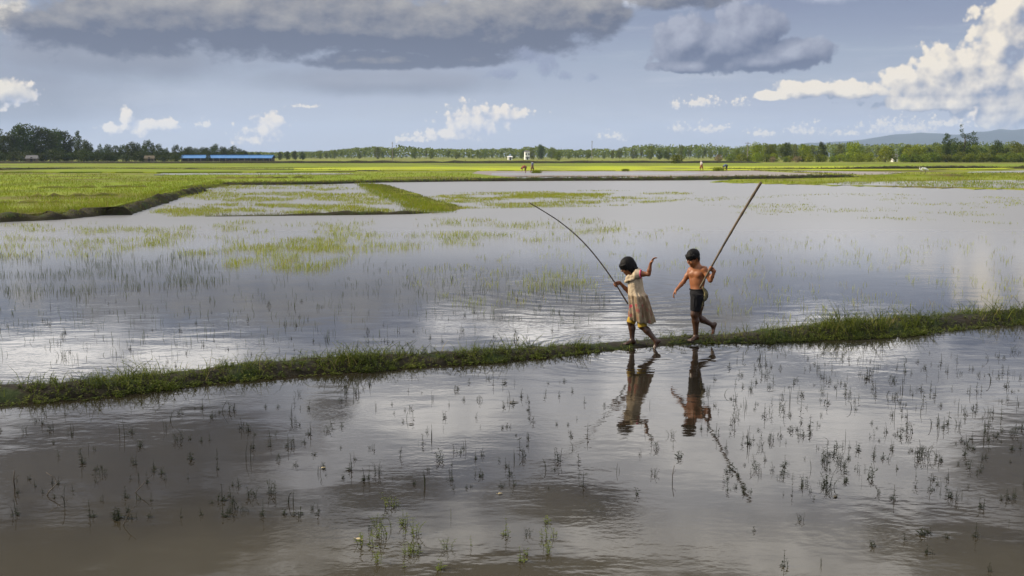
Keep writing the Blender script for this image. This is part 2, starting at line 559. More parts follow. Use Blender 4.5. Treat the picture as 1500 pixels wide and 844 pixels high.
RIDGE_GRASS = []
def ridge(name, pts_px, mat, seed=0.0, step=0.25, rough=0.35, base=-0.12, kind='structure', grass=0.0, gh=.2):
    """earth bank along a line: (px, py of its near foot, width, height)"""
    P3 = []
    for (px, py, w, h) in pts_px:
        g = G(px, py, 0.0)
        P3.append((g.x, g.y, w, h))
    dense = []
    for i in range(len(P3) - 1):
        a, b = P3[i], P3[i + 1]
        L = math.hypot(b[0] - a[0], b[1] - a[1])
        k = max(1, int(L / step))
        for j in range(k):
            t = j / k
            dense.append([a[q] + (b[q] - a[q]) * t for q in range(4)])
    dense.append(list(P3[-1]))
    run = [0.0]
    for a, b in zip(dense, dense[1:]):
        run.append(run[-1] + math.hypot(b[0] - a[0], b[1] - a[1]))
    for q, s in zip(dense, run):
        e = min(1.0, min(s, run[-1] - s) / (q[2] * 1.6))
        q[3] *= e * e * (3 - 2 * e); q[2] *= .35 + .65 * e
    for _ in range(int(run[-1] * grass)):
        i = random.randrange(len(dense) - 1)
        x, y, w, h = dense[i]
        dx, dy = dense[i + 1][0] - x, dense[i + 1][1] - y
        l = math.hypot(dx, dy) or 1
        nx, ny = -dy / l, dx / l
        if ny < 0: nx, ny = -nx, -ny
        u = random.uniform(.05, .95)
        if mnoise.noise(Vector((x * .9, y * .9, seed + 20))) + random.uniform(-.5, .7) < 0: continue
        RIDGE_GRASS.append((x + nx * u * w + dx * random.random(), y + ny * u * w + dy * random.random(), h * max(0, 1 - abs((u - .45) / .55) ** 2.5) - .02, gh))
    prof = [(-0.12, -0.25), (0.0, 0.0), (0.14, 0.55), (0.28, 0.88), (0.45, 1.0), (0.62, 0.97), (0.8, 0.75), (0.93, 0.3), (1.02, 0.0), (1.14, -0.25)]
    vs, fs = [], []
    m = len(prof)
    for i, (x, y, w, h) in enumerate(dense):
        p, q = dense[max(0, i - 1)], dense[min(len(dense) - 1, i + 1)]
        tx, ty = q[0] - p[0], q[1] - p[1]
        l = math.hypot(tx, ty) or 1
        nx, ny = -ty / l, tx / l
        if ny < 0 and abs(ny) > 0.15: nx, ny = -nx, -ny
        f = mnoise.noise(Vector((x * 1.3 / max(w, .4), y * 1.3 / max(w, .4), seed)))
        for k, (u, v) in enumerate(prof):
            g = mnoise.noise(Vector((x * 3 / max(w, .4), y * 3 / max(w, .4), seed + k * 0.7)))
            uu = (u + 0.16 * rough * 2 * f + 0.06 * g) * w
            hh = h * v * (1 + rough * f + rough * 0.7 * g) if v > 0 else (base if v < 0 else -0.01)
            vs.append((x + nx * uu, y + ny * uu, hh))
    for i in range(len(dense) - 1):
        for k in range(m - 1):
            fs.append((i * m + k, (i + 1) * m + k, (i + 1) * m + k + 1, i * m + k + 1))
    o = mesh_obj(name, vs, fs, mat, smooth=True)
    me = o.data
    if sum(p.normal.z for p in me.polygons) < 0:
        me.flip_normals()
    tag(o, kind=kind)
    return o, dense

M_RICE = mat_var('young_rice', (0.110, 0.160, 0.010), (0.175, 0.215, 0.014), scale=0.12, rough=0.9, spec=0.1, c3=(0.105, 0.095, 0.025), s3=0.55, bump=0.5, bscale=2.0, bdist=0.1)
M_RICEB = mat_var('bright_rice', (0.255, 0.310, 0.012), (0.315, 0.345, 0.018), scale=0.06, rough=0.9, spec=0.1, c3=(0.16, 0.17, 0.03), s3=1.3, bump=0.5, bscale=1.2, bdist=0.1)
M_OLIVE = mat_var('rough_pasture', (0.130, 0.170, 0.014), (0.185, 0.200, 0.022), scale=0.10, rough=0.95, spec=0.1, c3=(0.105, 0.08, 0.042), s3=0.8, bump=0.5, bscale=1.5, bdist=0.1)
M_OLIVED = mat_var('trodden_field_edge', (0.075, 0.070, 0.022), (0.12, 0.125, 0.022), scale=0.8, rough=0.95, spec=0.1)
M_MUD = mat_var('wet_mud', (0.125, 0.092, 0.062), (0.175, 0.135, 0.098), scale=0.25, rough=0.45, spec=0.5, bump=0.3, bscale=2.5, bdist=0.05)
M_BANK = mat_var('dark_bank_soil', (0.020, 0.017, 0.010), (0.036, 0.032, 0.014), scale=1.2, rough=0.95, spec=0.15, c3=(0.03, 0.042, 0.010), s3=1.4, bump=0.7, bscale=6.0, bdist=0.06)
M_PATH = mat_var('wet_bank_mud', (0.014, 0.012, 0.007), (0.026, 0.021, 0.012), scale=5.0, rough=0.8, spec=0.15, c3=(0.022, 0.034, 0.008), s3=0.5, bump=0.7, bscale=14.0, bdist=0.03)

# bands of paddies from far to near
sheet('field', [(-300, 246), (560, 245), (1120, 244), (1900, 244), (1900, 239.5), (1100, 239), (-300, 239.5)], 0.10, M_RICE, 0.5, 30, 1.0)
sheet('field', [(430, 249.5), (1000, 249.5), (1280, 249), (1470, 247.5), (1500, 244.5), (1000, 243.2), (600, 244.5), (430, 246)], 0.16, M_RICEB, 0.4, 24, 2.0)
sheet('field', [(-300, 251), (230, 252), (520, 251), (520, 246.5), (-300, 246.5)], 0.15, M_RICE, 0.5, 20, 3.0)
sheet('mud_flat', [(680, 258.5), (1270, 258), (1330, 252.5), (1180, 250.2), (700, 250.8)], 0.09, M_MUD, 0.6, 18, 4.0)
sheet('field', [(240, 262), (300, 266.6), (420, 266), (480, 265), (560, 263), (680, 261.6), (760, 260.8), (690, 254), (520, 252.5), (240, 256)], 0.20, M_RICE, 0.3, 14, 5.0)
sheet('field', [(-300, 322), (0, 316), (150, 307), (205, 293), (240, 283), (322, 269), (330, 262), (240, 257), (-300, 252)], 0.18, M_RICE, 0.5, 10, 6.0, depth=0.4)
sheet('field', [(1040, 266.5), (1250, 272), (1460, 277), (1900, 284), (1900, 248), (1430, 249.5), (1290, 253.5), (1250, 259.5), (1090, 261)], 0.04, M_OLIVE, 1.6, 8, 7.0, depth=.2)
# strips of standing water that lie in those fields
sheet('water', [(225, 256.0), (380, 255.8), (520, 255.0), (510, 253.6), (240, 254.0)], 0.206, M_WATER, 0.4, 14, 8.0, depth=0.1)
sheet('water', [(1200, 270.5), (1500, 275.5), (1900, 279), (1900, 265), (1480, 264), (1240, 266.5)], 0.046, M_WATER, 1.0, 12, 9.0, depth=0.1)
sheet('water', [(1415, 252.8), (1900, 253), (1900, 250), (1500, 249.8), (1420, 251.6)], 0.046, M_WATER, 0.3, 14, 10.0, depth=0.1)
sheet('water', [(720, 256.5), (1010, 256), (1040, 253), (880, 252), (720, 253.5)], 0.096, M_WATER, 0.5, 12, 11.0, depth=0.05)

ridge('earth_bank', [(-400, 240.0, 4, .75), (300, 239.9, 4, .75), (560, 239.5, 4, .85), (960, 239.3, 4, .85), (1120, 238.8, 4, 0.6)], M_BANK, 1.0, 4.0, grass=1.2, gh=.5)
ridge('earth_bank', [(-300, 250.8, 1.5, 0.4), (0, 250.4, 1.5, 0.45), (120, 248.2, 1.2, 0.3), (380, 249.5, 1.0, 0.25), (560, 251.4, 1.0, 0.2)], M_BANK, 2.0, 1.6, grass=5, gh=.25)
ridge('earth_bank', [(300, 271.5, .9, 0.20), (420, 271.0, 1.0, 0.26), (480, 270.0, .9, 0.22), (560, 267.6, 1.0, 0.20), (680, 266.0, 1.2, 0.26), (800, 265.2, 1.3, 0.32), (1000, 264.4, 1.3, 0.32), (1150, 262.4, 1.4, 0.36), (1262, 260.2, 1.3, 0.34)], M_BANK, 3.0, 0.6, grass=40, gh=.24)
ridge('earth_bank', [(1020, 248.6, 1.6, 0.25), (1200, 249.0, 1.6, 0.35), (1300, 248.9, 1.8, 0.6), (1440, 247.6, 1.8, 0.5), (1470, 247.2, 1.8, 0.3), (1500, 247.4, 1.8, 0.6), (1700, 247.2, 1.8, 0.6)], M_BANK, 4.0, 1.2, grass=10, gh=.3)
ridge('earth_bank', [(-260, 332, 1.05, 0.23), (0, 326, 1.05, 0.24), (90, 322, 1.05, 0.23), (150, 316, 1.0, 0.25), (200, 301.8, 1.0, 0.28), (240, 289.5, 1.0, 0.26), (285, 279.6, 1.0, 0.24), (325, 272.8, .9, 0.17)], M_BANK, 5.0, 0.22, rough=.75, grass=60, gh=.12)
ridge('earth_bank', [(300, 317.5, .4, 0.015), (400, 316.5, .4, 0.03), (440, 316, .5, 0.08), (500, 315.5, .6, 0.12), (600, 314, .6, 0.11), (640, 312, .6, 0.06)], M_BANK, 6.0, 0.3, rough=.6, grass=60, gh=.16)
ridge('earth_bank', [(648, 309.5, 1.6, 0.05), (600, 297, 1.7, 0.07), (560, 283, 1.9, 0.08), (528, 271, 2.1, 0.08)], M_OLIVE, 7.0, 0.4, rough=.6, grass=150, gh=.15)
ridge('earth_bank', [(1090, 250.5, 1.5, 0.2), (1260, 259, 1.2, 0.22), (1400, 259, 1.4, 0.3), (1520, 256, 1.4, 0.25)], M_OLIVE, 8.0, 0.8, grass=14, gh=.25)

for k, pts in enumerate(([(20, 294, .6, .27), (90, 293.2, .6, .27), (190, 291.5, .5, .24)], [(40, 279.5, .6, .26), (130, 279, .7, .28), (250, 277.5, .6, .24)], [(-60, 304.5, .5, .25), (30, 303.8, .5, .26), (110, 302, .5, .24)], [(300, 263.5, .8, .3), (400, 264.3, .8, .31), (470, 263, .8, .28)])):
    ridge('earth_bank', pts, M_OLIVED, 40.0 + k, 0.35, rough=.8, grass=12, gh=.10)

# the narrow bank the children walk on
BANK = [(-220, 610, .62, .10), (0, 591, .62, .11), (150, 580, .55, .09), (300, 561, .55, .09), (400, 551, .58, .10), (520, 544, .60, .10), (600, 537, .55, .09), (700, 531, .5, .08), (800, 523, .46, .07), (880, 514.5, .40, .05),
        (930, 510, .40, .04), (980, 506, .45, .04), (1020, 503, .45, .045), (1060, 502, .45, .05), (1120, 501, .55, .07), (1200, 496, .7, .10), (1300, 492, .8, .12), (1400, 480, .7, .10), (1500, 472, .75, .10), (1750, 457, .75, .10)]
bank, BANK_D = ridge('earth_bank', BANK, M_PATH, 9.0, 0.12, rough=0.3, base=-0.15)

# ------------------------------------------------------------------ grasses
def inside(px, py, poly):
    n = len(poly); c = False
    j = n - 1
    for i in range(n):
        xi, yi = poly[i]; xj, yj = poly[j]
        if (yi > py) != (yj > py) and px < (xj - xi) * (py - yi) / (yj - yi) + xi:
            c = not c
        j = i
    return c

def scatter(poly, n, thr=-1.0, sx=60.0, sy=7.0, seed=0.0, z=0.0, rng=None, soft=0.25, bias=1.0):
    """points on the ground under a patch of the picture's land, gathered in drifts by noise"""
    rng = rng or RNG
    xs_ = [p[0] for p in poly]; ys_ = [p[1] for p in poly]
    out = []
    tries = 0
    while len(out) < n and tries < n * 30:
        tries += 1
        px = rng.uniform(min(xs_), max(xs_)); py = min(ys_) + (max(ys_) - min(ys_)) * rng.uniform(0, 1) ** bias
        if not inside(px, py, poly): continue
        if thr > -1:
            q = mnoise.noise(Vector((px / sx, py / sy, seed))) + 0.5 * mnoise.noise(Vector((px / sx * 3.1, py / sy * 2.7, seed + 5)))
            if q < thr + soft * rng.uniform(-1, 1): continue
        out.append(tuple(G(px, py, z)))
    return np.array(out).reshape(-1, 3)

def grass_obj(name, mat, groups, rng):
    V, Fc = [], []
    o = 0
    for (pts, hlo, hhi, wid, lean, per, spread) in groups:
        if len(pts) == 0: continue
        b = np.repeat(pts, per, axis=0)
        b = b + np.concatenate([rng.normal(size=(len(b), 2)) * spread, np.zeros((len(b), 1))], 1)
        dist = b[:, 1]
        v, f = blades(b, rng.uniform(hlo, hhi, len(b)), np.maximum(wid, dist * 0.00030) * rng.uniform(0.7, 1.3, len(b)), rng.uniform(0, lean, len(b)), rng)
        V.append(v); Fc += [[i + o for i in q] for q in f]
        o += len(v)
    ob = mesh_obj(name, np.concatenate(V), Fc, mat)
    tag(ob, kind='stuff')
    return ob

M_GRASS = mat_leaf('rice_blades', (0.115, 0.165, 0.012), (0.205, 0.240, 0.018), scale=0.3, trans=0.3, rough=0.7, c3=(0.24, 0.20, 0.06))
M_EMERG = mat_leaf('water_grass_blades', (0.19, 0.235, 0.018), (0.29, 0.315, 0.026), scale=0.6, trans=0.3, rough=0.7, c3=(0.24, 0.19, 0.07))
M_REED = mat_leaf('dark_reed_blades', (0.030, 0.045, 0.014), (0.065, 0.085, 0.025), scale=0.8, trans=0.2, rough=0.7)

g1 = scatter([(-60, 320), (0, 316), (150, 307), (205, 293), (240, 283), (322, 269), (330, 262), (240, 256), (-60, 252)], 10000, -0.22, 70, 9, 1.0, 0.18)
rg = np.array([q[:3] for q in RIDGE_GRASS]); rgh = np.array([q[3] for q in RIDGE_GRASS])
g2 = scatter([(640, 311), (655, 306), (575, 283), (545, 269), (520, 269), (545, 285), (590, 303)], 1500, -1, z=0.05)
g2b = scatter([(590, 300), (640, 301), (668, 312), (600, 314)], 500, -1, z=0.0)
g3 = scatter([(230, 264), (420, 268), (700, 264), (690, 254), (520, 252), (240, 256)], 2500, -0.3, 50, 4, 3.0, 0.2)
g4 = scatter([(1040, 266.5), (1250, 272), (1460, 277), (1560, 279), (1560, 253), (1290, 253.5), (1250, 260)], 5000, -0.1, 60, 3, 4.0, 0.04)
g5 = np.array([(x + random.gauss(0, .25), y + random.gauss(0, .25) + .3, .20) for x, y in ((lambda a, b, t: (a[0] + (b[0] - a[0]) * t, a[1] + (b[1] - a[1]) * t))(*random.choice([(G(-60, 322), G(100, 317)), (G(100, 317), G(150, 310)), (G(150, 310), G(240, 286)), (G(240, 286), G(325, 271))]), random.random()) for _ in range(2200))])
v_, f_ = blades(np.repeat(rg, 2, 0) + np.concatenate([RNG.normal(size=(len(rg) * 2, 2)) * .06, np.zeros((len(rg) * 2, 1))], 1), np.repeat(rgh, 2) * RNG.uniform(.4, 1.1, len(rg) * 2), np.maximum(.012, np.repeat(rg[:, 1], 2) * .00035), RNG.uniform(.2, .9, len(rg) * 2), RNG)
M_DGRASS = mat_leaf('bank_top_blades', (0.070, 0.092, 0.018), (0.150, 0.170, 0.028), scale=0.5, trans=0.3, rough=0.7, c3=(0.19, 0.15, 0.06))
tag(mesh_obj('verge_grass', v_, f_, M_DGRASS), kind='stuff')
grass_obj('rice_grass', M_GRASS, [(g1, .08, .20, .012, .5, 2, .12), (g2, .10, .24, .012, .6, 3, .12), (g2b, .08, .18, .012, .7, 3, .15), (g3, .10, .2, .012, .4, 2, .2), (g4, .12, .25, .012, .4, 2, .2), (g5, .10, .30, .015, .6, 1, .1)], RNG)

e1 = scatter([(215, 318), (420, 316), (600, 313), (560, 290), (522, 271), (320, 272), (262, 288)], 6500, 0.0, 110, 6, 11.0, 0.0, soft=0.2)
e2 = scatter([(625, 284), (900, 279), (1010, 283), (1000, 294), (900, 303), (640, 307)], 3400, 0.0, 120, 5, 12.0, 0.0, soft=0.2)
e2b = scatter([(640, 287), (760, 283), (900, 284), (880, 289), (660, 292)], 1800, -0.3, 100, 5, 12.5)
e3 = scatter([(0, 330), (560, 322), (900, 322), (930, 345), (560, 370), (0, 380)], 2600, 0.14, 90, 9, 13.0, soft=0.2)
e4 = scatter([(350, 350), (450, 350), (560, 355), (470, 400), (330, 392)], 1500, 0.02, 50, 10, 14.0)
e5 = scatter([(1000, 283), (1500, 285), (1500, 330), (1000, 310)], 900, 0.16, 120, 6, 15.0, soft=0.15)
e6 = scatter([(1040, 350), (1500, 340), (1500, 470), (1380, 450), (1050, 480)], 330, 0.05, 60, 14, 16.0, soft=0.3)
e7 = scatter([(770, 400), (870, 400), (870, 424), (770, 424)], 130, 0.0, 30, 10, 17.0)
e8 = scatter([(560, 400), (1000, 330), (1040, 350), (1000, 400), (700, 460)], 260, 0.15, 50, 10, 18.0)
grass_obj('water_grass', M_EMERG, [(e1, .05, .15, .010, .7, 3, .12), (e2, .05, .12, .010, .7, 3, .14), (e2b, .05, .12, .010, .7, 3, .14), (e3, .05, .16, .006, .8, 3, .10), (e4, .05, .15, .006, .9, 2, .12), (e5, .04, .10, .007, .7, 3, .14), (e6, .03, .12, .004, .9, 4, .06), (e7, .04, .13, .004, .9, 3, .09), (e8, .03, .12, .004, .9, 4, .07)], RNG)

r1 = scatter([(-20, 372), (330, 368), (340, 415), (-20, 440)], 800, 0.05, 60, 12, 21.0, soft=0.3)
r2 = scatter([(-20, 400), (520, 380), (900, 400), (880, 470), (350, 520), (-20, 540)], 520, 0.1, 50, 14, 22.0, soft=0.4)
r3 = scatter([(560, 385), (780, 400), (900, 440), (600, 440)], 200, 0.0, 50, 10, 23.0, soft=0.4)
grass_obj('reeds', M_REED, [(r1, .05, .15, .005, .6, 2, .10), (r2, .03, .12, .004, .6, 2, .05), (r3, .04, .13, .004, .6, 2, .05)], RNG)

# ---- weeds and grass growing along the bank
M_WEED = mat_leaf('bank_weed_leaves', (0.028, 0.046, 0.008), (0.120, 0.150, 0.018), scale=2.2, trans=0.3, rough=0.55, c3=(0.16, 0.17, 0.04))
M_BGRASS = mat_leaf('bank_grass_blades', (0.055, 0.078, 0.012), (0.165, 0.185, 0.026), scale=1.6, trans=0.3, rough=0.6, c3=(0.20, 0.17, 0.07))
VEG = [(-220, 1.0), (0, 1.0), (90, .7), (180, .95), (300, .75), (380, .95), (430, .5), (520, 1.15), (590, .7), (640, .35), (700, .8), (760, .45), (810, .65), (870, .4), (905, .16), (960, .12), (1010, .22), (1060, .42), (1120, .75), (1200, 1.0), (1290, 1.35), (1360, 1.35), (1410, .75), (1500, 1.0), (1750, 1.0)]
def veg_at(px):
    for (a, va), (b, vb) in zip(VEG, VEG[1:]):
        if a <= px <= b:
            return va + (vb - va) * (px - a) / (b - a)
    return 1.0
def bank_point(rng, lo=-0.28, hi=1.15):
    i = rng.integers(1, len(BANK_D) - 1)
    x, y, w, h = BANK_D[i]
    a, b = BANK_D[i - 1], BANK_D[i + 1]
    tx, ty = b[0] - a[0], b[1] - a[1]
    l = math.hypot(tx, ty) or 1
    nx, ny = -ty / l, tx / l
    if ny < 0: nx, ny = -nx, -ny
    u = rng.uniform(lo, hi)
    z = h * max(0.0, 1 - abs((u - 0.45) / 0.55) ** 2.5)
    px = 750 + F * x / y
    tt_ = rng.uniform(-.5, .5)
    x += tx * .5 * tt_; y += ty * .5 * tt_
    return x + nx * u * w + rng.normal() * .04, y + ny * u * w, max(0.0, z - 0.015), px, u

def weed_stem(rng, h, lf, nodes, lean):
    """stem with pairs of small leaves: verts and faces"""
    m = MB()
    a = rng.uniform(0, 6.28)
    lx, ly = math.cos(a) * lean * h, math.sin(a) * lean * h
    bow = rng.uniform(-.12, .12)
    pts = []
    for k in range(4):
        t = k / 3
        pts.append((lx * t * t + bow * h * math.sin(t * 3.1) * .4, ly * t * t, h * t))
    r = 0.0022 + h * 0.005
    m.tube(pts, [r, r * .85, r * .7, r * .4], 3, cap=False)
    for k in range(nodes):
        t = (k + 0.6 + rng.uniform(-.25, .25)) / nodes
        t = min(t, 1.0)
        f = t * 3; i = min(int(f), 2); q = f - i
        c = [pts[i][j] + (pts[i + 1][j] - pts[i][j]) * q for j in range(3)]
        b = rng.uniform(0, 6.28)
        for s in (0, 3.14159):
            d = Vector((math.cos(b + s), math.sin(b + s), rng.uniform(-.1, .5))).normalized()
            e = d.cross(Vector((0, 0, 1))).normalized()
            L = lf * rng.uniform(.6, 1.15) * (1.0 if t < .85 else .7)
            c0 = Vector(c)
            m.add([c0, c0 + d * L * .5 + e * L * .2, c0 + d * L + Vector((0, 0, -L * .1)), c0 + d * L * .5 - e * L * .2], [(0, 1, 2, 3)])
    return m

rngb = np.random.default_rng(31)
wm = MB()
for _ in range(11500):
    x, y, z, px, u = bank_point(rngb)
    v = veg_at(px)
    clump = 0.75 + 0.95 * mnoise.noise(Vector((x * 1.25, y * 1.25, 3.3))) + 0.5 * mnoise.noise(Vector((x * 4.5, y * 4.5, 1.3)))
    if rngb.uniform() > v * (0.05 + 0.85 * clump): continue
    h = rngb.choice([rngb.uniform(.03, .09), rngb.uniform(.03, .10), rngb.uniform(.08, .22)]) * (0.45 + 0.6 * v) * max(.35, clump) * (1.0 if u > 0.05 else .6)
    s = weed_stem(rngb, h, rngb.uniform(.022, .045), int(rngb.integers(4, 7)), rngb.uniform(.2, 1.1))
    wm.add([(q[0] + x, q[1] + y, q[2] + z) for q in s.v], s.f)
bw = wm.build('bank_weeds', M_WEED)
tag(bw, kind='stuff')
bp = []
bh = []
for _ in range(5200):
    x, y, z, px, u = bank_point(rngb, 0.0, 1.1)
    v = veg_at(px)
    g = 0.32 + 1.0 * mnoise.noise(Vector((x * 1.1, y * 1.1, 8.3)))
    if 470 < px < 600 or px > 1180: g += .25
    if rngb.uniform() > v * g: continue
    bp.append((x, y, z)); bh.append(rngb.choice([rngb.uniform(.04, .11), rngb.uniform(.06, .24)]) * (0.4 + 0.6 * v))
v_, f_ = blades(np.array(bp), np.array(bh), rngb.uniform(.004, .009, len(bp)), rngb.uniform(.3, 1.2, len(bp)), rngb)
tag(mesh_obj('bank_grass', v_, f_, M_BGRASS), kind='stuff')
HAZE_D = 0.00007
# ------------------------------------------------------------------ far hills
M_HILL = mat_var('forested_hill', (0.016, 0.024, 0.022), (0.026, 0.036, 0.030), scale=0.004, rough=0.95, spec=0.1)
def hills(name, prof, D, depth, seed):
    vs, fs = [], []
    xs_ = np.linspace(P(prof[0][0], 229, D).x, P(prof[-1][0], 229, D).x, 160)
    ppx = [p[0] for p in prof]; ppy = [p[1] for p in prof]
    rows = 9
    for x in xs_:
        px = 750 + F * x / D * math.cos(TH)
        top = max(2.0, P(px, np.interp(px, ppx, ppy), D).z)
        for j in range(rows):
            v = j / (rows - 1)
            s = math.sin(math.pi * min(1.0, v / 0.62) * .5) if v < .62 else math.cos((v - .62) / .38 * math.pi * .5)
            hh = top * s * (1 + .12 * mnoise.noise(Vector((x * .002, v * 3, seed)))) + top * .10 * mnoise.noise(Vector((x * .006, v * 6, seed + 4)))
            vs.append((x, D - depth * .62 + v * depth, max(-.2, hh) if 0 < j < rows - 1 else -.3))
    for i in range(len(xs_) - 1):
        for j in range(rows - 1):
            fs.append((i * rows + j, (i + 1) * rows + j, (i + 1) * rows + j + 1, i * rows + j + 1))
    o = mesh_obj(name, vs, fs, M_HILL, smooth=True)
    tag(o, kind='structure')
hills('hills', [(1040, 227), (1130, 216), (1180, 209), (1240, 206), (1300, 199), (1340, 195), (1400, 196), (1450, 191), (1500, 189), (1600, 184), (1800, 190), (2000, 200)], 9000, 1500, 3.0)
hills('hills', [(400, 227), (450, 221), (490, 222), (560, 226), (700, 226.5), (900, 225), (1060, 218), (1120, 214), (1200, 217), (1300, 220)], 9700, 600, 8.0)

# ------------------------------------------------------------------ haze: one box of pale air
hz_ = MB(); hz_.box((-9500, -6500, -1.35), (10500, 10600, 330))
mh = bpy.data.materials.new('pale_air'); mh.use_nodes = True
mh.node_tree.nodes.clear()
_o = mh.node_tree.nodes.new('ShaderNodeOutputMaterial')
_v = mh.node_tree.nodes.new('ShaderNodeVolumePrincipled')
_v.inputs['Color'].default_value = (0.56, 0.73, 1.0, 1)
_v.inputs['Density'].default_value = HAZE_D
_v.inputs['Anisotropy'].default_value = 0.1
mh.node_tree.links.new(_v.outputs[0], _o.inputs['Volume'])
haze = hz_.build('haze', mh)
tag(haze, kind='stuff')

# ------------------------------------------------------------------ trees
M_TRUNK = mat_var('bark', (0.075, 0.060, 0.045), (0.13, 0.11, 0.085), scale=1.5, rough=0.9, spec=0.1)
M_LDARK = mat_leaf('dark_foliage', (0.024, 0.040, 0.006), (0.060, 0.082, 0.011), scale=0.25, trans=0.15, tint=0.6)
M_LMID = mat_leaf('mid_green_foliage', (0.046, 0.072, 0.007), (0.175, 0.205, 0.018), scale=0.25, trans=0.2, tint=0.7)
M_LYEL = mat_leaf('yellow_green_foliage', (0.12, 0.165, 0.008), (0.25, 0.285, 0.018), scale=0.35, trans=0.25, tint=0.5)
M_LSTRAW = mat_leaf('straw_coloured_stalks', (0.20, 0.165, 0.085), (0.27, 0.22, 0.12), scale=0.5, trans=0.2, tint=0.5)
rt = np.random.default_rng(5)

def tree_proto(name, H, lobes, trunk_r, n, leaf, mat, trunk_h=None, aspect=0.55):
    """lobes: (x, y, z, rx, rz) of leaf clumps; a tapered trunk with a limb to each of the larger clumps"""
    root = empty(name, (0, 0, -500))
    t = MB()
    th = trunk_h or H * .62
    bend = rt.uniform(-.03, .03, 2) * H
    t.tube([(0, 0, -.2), (bend[0] * .3, bend[1] * .3, th * .4), (bend[0], bend[1], th * .8), (bend[0] * 1.2, bend[1], th)], [trunk_r * 1.25, trunk_r, trunk_r * .75, trunk_r * .4], 7)
    for (x, y, z, rx, rz) in lobes[:7]:
        z0 = min(th * .85, max(th * .3, z - rz * 1.4))
        t.tube([(bend[0] * z0 / th, bend[1] * z0 / th, z0), (x * .55, y * .55, (z0 + z) * .5), (x, y, z)], [trunk_r * .5, trunk_r * .34, trunk_r * .12], 5)
    t.build('trunk', M_TRUNK, root, smooth=True)
    w = np.array([l[3] ** 2 * l[4] for l in lobes]) ** .75
    w /= w.sum()
    cs, ss = [], []
    for (x, y, z, rx, rz), k in zip(lobes, w):
        m = max(8, int(n * k))
        d = rt.normal(size=(m, 3)); d /= np.linalg.norm(d, axis=1, keepdims=True)
        rr = rt.uniform(0.15, 1, m) ** .45
        jit = 1 + .22 * np.sin(d[:, 0] * 5 + x * 3) * np.sin(d[:, 2] * 6 + z) + rt.normal(size=m) * .09
        p = d * (rr * jit)[:, None] * np.array([rx, rx, rz]) + np.array([x, y, z])
        cs.append(p); ss.append(rt.uniform(.6, 1.3, m) * leaf)
    v, f = leaf_quads(np.concatenate(cs), np.concatenate(ss), rt, aspect, 0.1)
    v[:, 2] = np.maximum(v[:, 2], 0.05)
    mesh_obj('crown', v, f, mat, root)
    root['_h'] = H
    return root

def lobes_round(H, spread, base, k, sx=.34):
    out = []
    for i in range(k):
        t = (i + .5) / k
        z = H * (base + (0.93 - base) * t)
        env = math.sin(math.pi * min(.98, .16 + .78 * t)) ** .7
        a = i * 2.4 + rt.uniform(-.5, .5)
        r = spread * env * rt.uniform(.35, .85)
        s = spread * sx * rt.uniform(.75, 1.25) * (.6 + .5 * env)
        out.append((math.cos(a) * r, math.sin(a) * r, z, s, s * rt.uniform(.65, .95)))
    return out

PROTO = {}
def add_proto(kind, *a, **k):
    PROTO.setdefault(kind, []).append(tree_proto(*a, **k))
for i in range(4):
    add_proto('dark', 'broadleaf_tree', 14, lobes_round(14, 5.4, .08, 17 + i, .42), .28, 3000, .72, M_LDARK)
for i in range(3):
    add_proto('darktall', 'broadleaf_tree', 18, lobes_round(18, 3.6, .14, 15 + i, .45), .28, 2400, .68, M_LDARK)
for i in range(4):
    add_proto('mid', 'broadleaf_tree', 12, lobes_round(12, 4.8, .08, 17 + i, .42), .22, 2800, .62, M_LMID)
for i in range(2):
    add_proto('plume', 'bamboo_clump', 12, [(math.cos(a) * r, math.sin(a) * r, z, s, s * 1.7) for a, r, z, s in [(rt.uniform(0, 6.3), rt.uniform(.2, 2.4), rt.uniform(3, 10.2), rt.uniform(.9, 1.5)) for _ in range(19)]], .12, 2000, .55, M_LMID, trunk_h=9)
for i in range(3):
    add_proto('bush', 'bush', 4, lobes_round(4, 2.2, .06, 11, .5), .10, 1500, .38, M_LMID, trunk_h=2.2)
for i in range(2):
    add_proto('ybush', 'bush', 5, lobes_round(5, 2.5, .06, 13, .5), .12, 1800, .42, M_LYEL, trunk_h=2.6)
for i in range(2):
    add_proto('dbush', 'bush', 4, lobes_round(4, 2.4, .05, 11, .5), .10, 1500, .42, M_LDARK, trunk_h=2)
add_proto('straw', 'dry_bush', 3, lobes_round(3, 1.4, .1, 8, .45), .06, 700, .3, M_LSTRAW, trunk_h=1.4)
# the ragged tall tree on the right
add_proto('ragged', 'broadleaf_tree', 16, [(0, 0, 5, 2.6, 2.0), (-2.2, 0, 7.4, 2.0, 1.5), (1.8, .5, 7.8, 2.2, 1.4), (3.8, 0, 9.6, 1.8, 1.2), (1.6, 0, 10.6, 1.7, 1.2), (-.6, .3, 11.2, 1.2, 1.1), (-1.6, 0, 13.0, .95, 1.0), (-1.9, 0, 15.0, .7, .8), (3.4, 0, 12.0, 1.3, .8), (4.8, .2, 8.0, 1.3, .9), (-4.0, .3, 9.2, 1.4, 1.0), (-4.6, 0, 6.2, 1.6, 1.2), (0, 0, 2.4, 3.4, 2.0), (2.5, 0, 4.2, 2.2, 1.8), (-2.6, 0, 4.0, 2.2, 1.8)], .26, 3600, .5, M_LDARK, trunk_h=11)

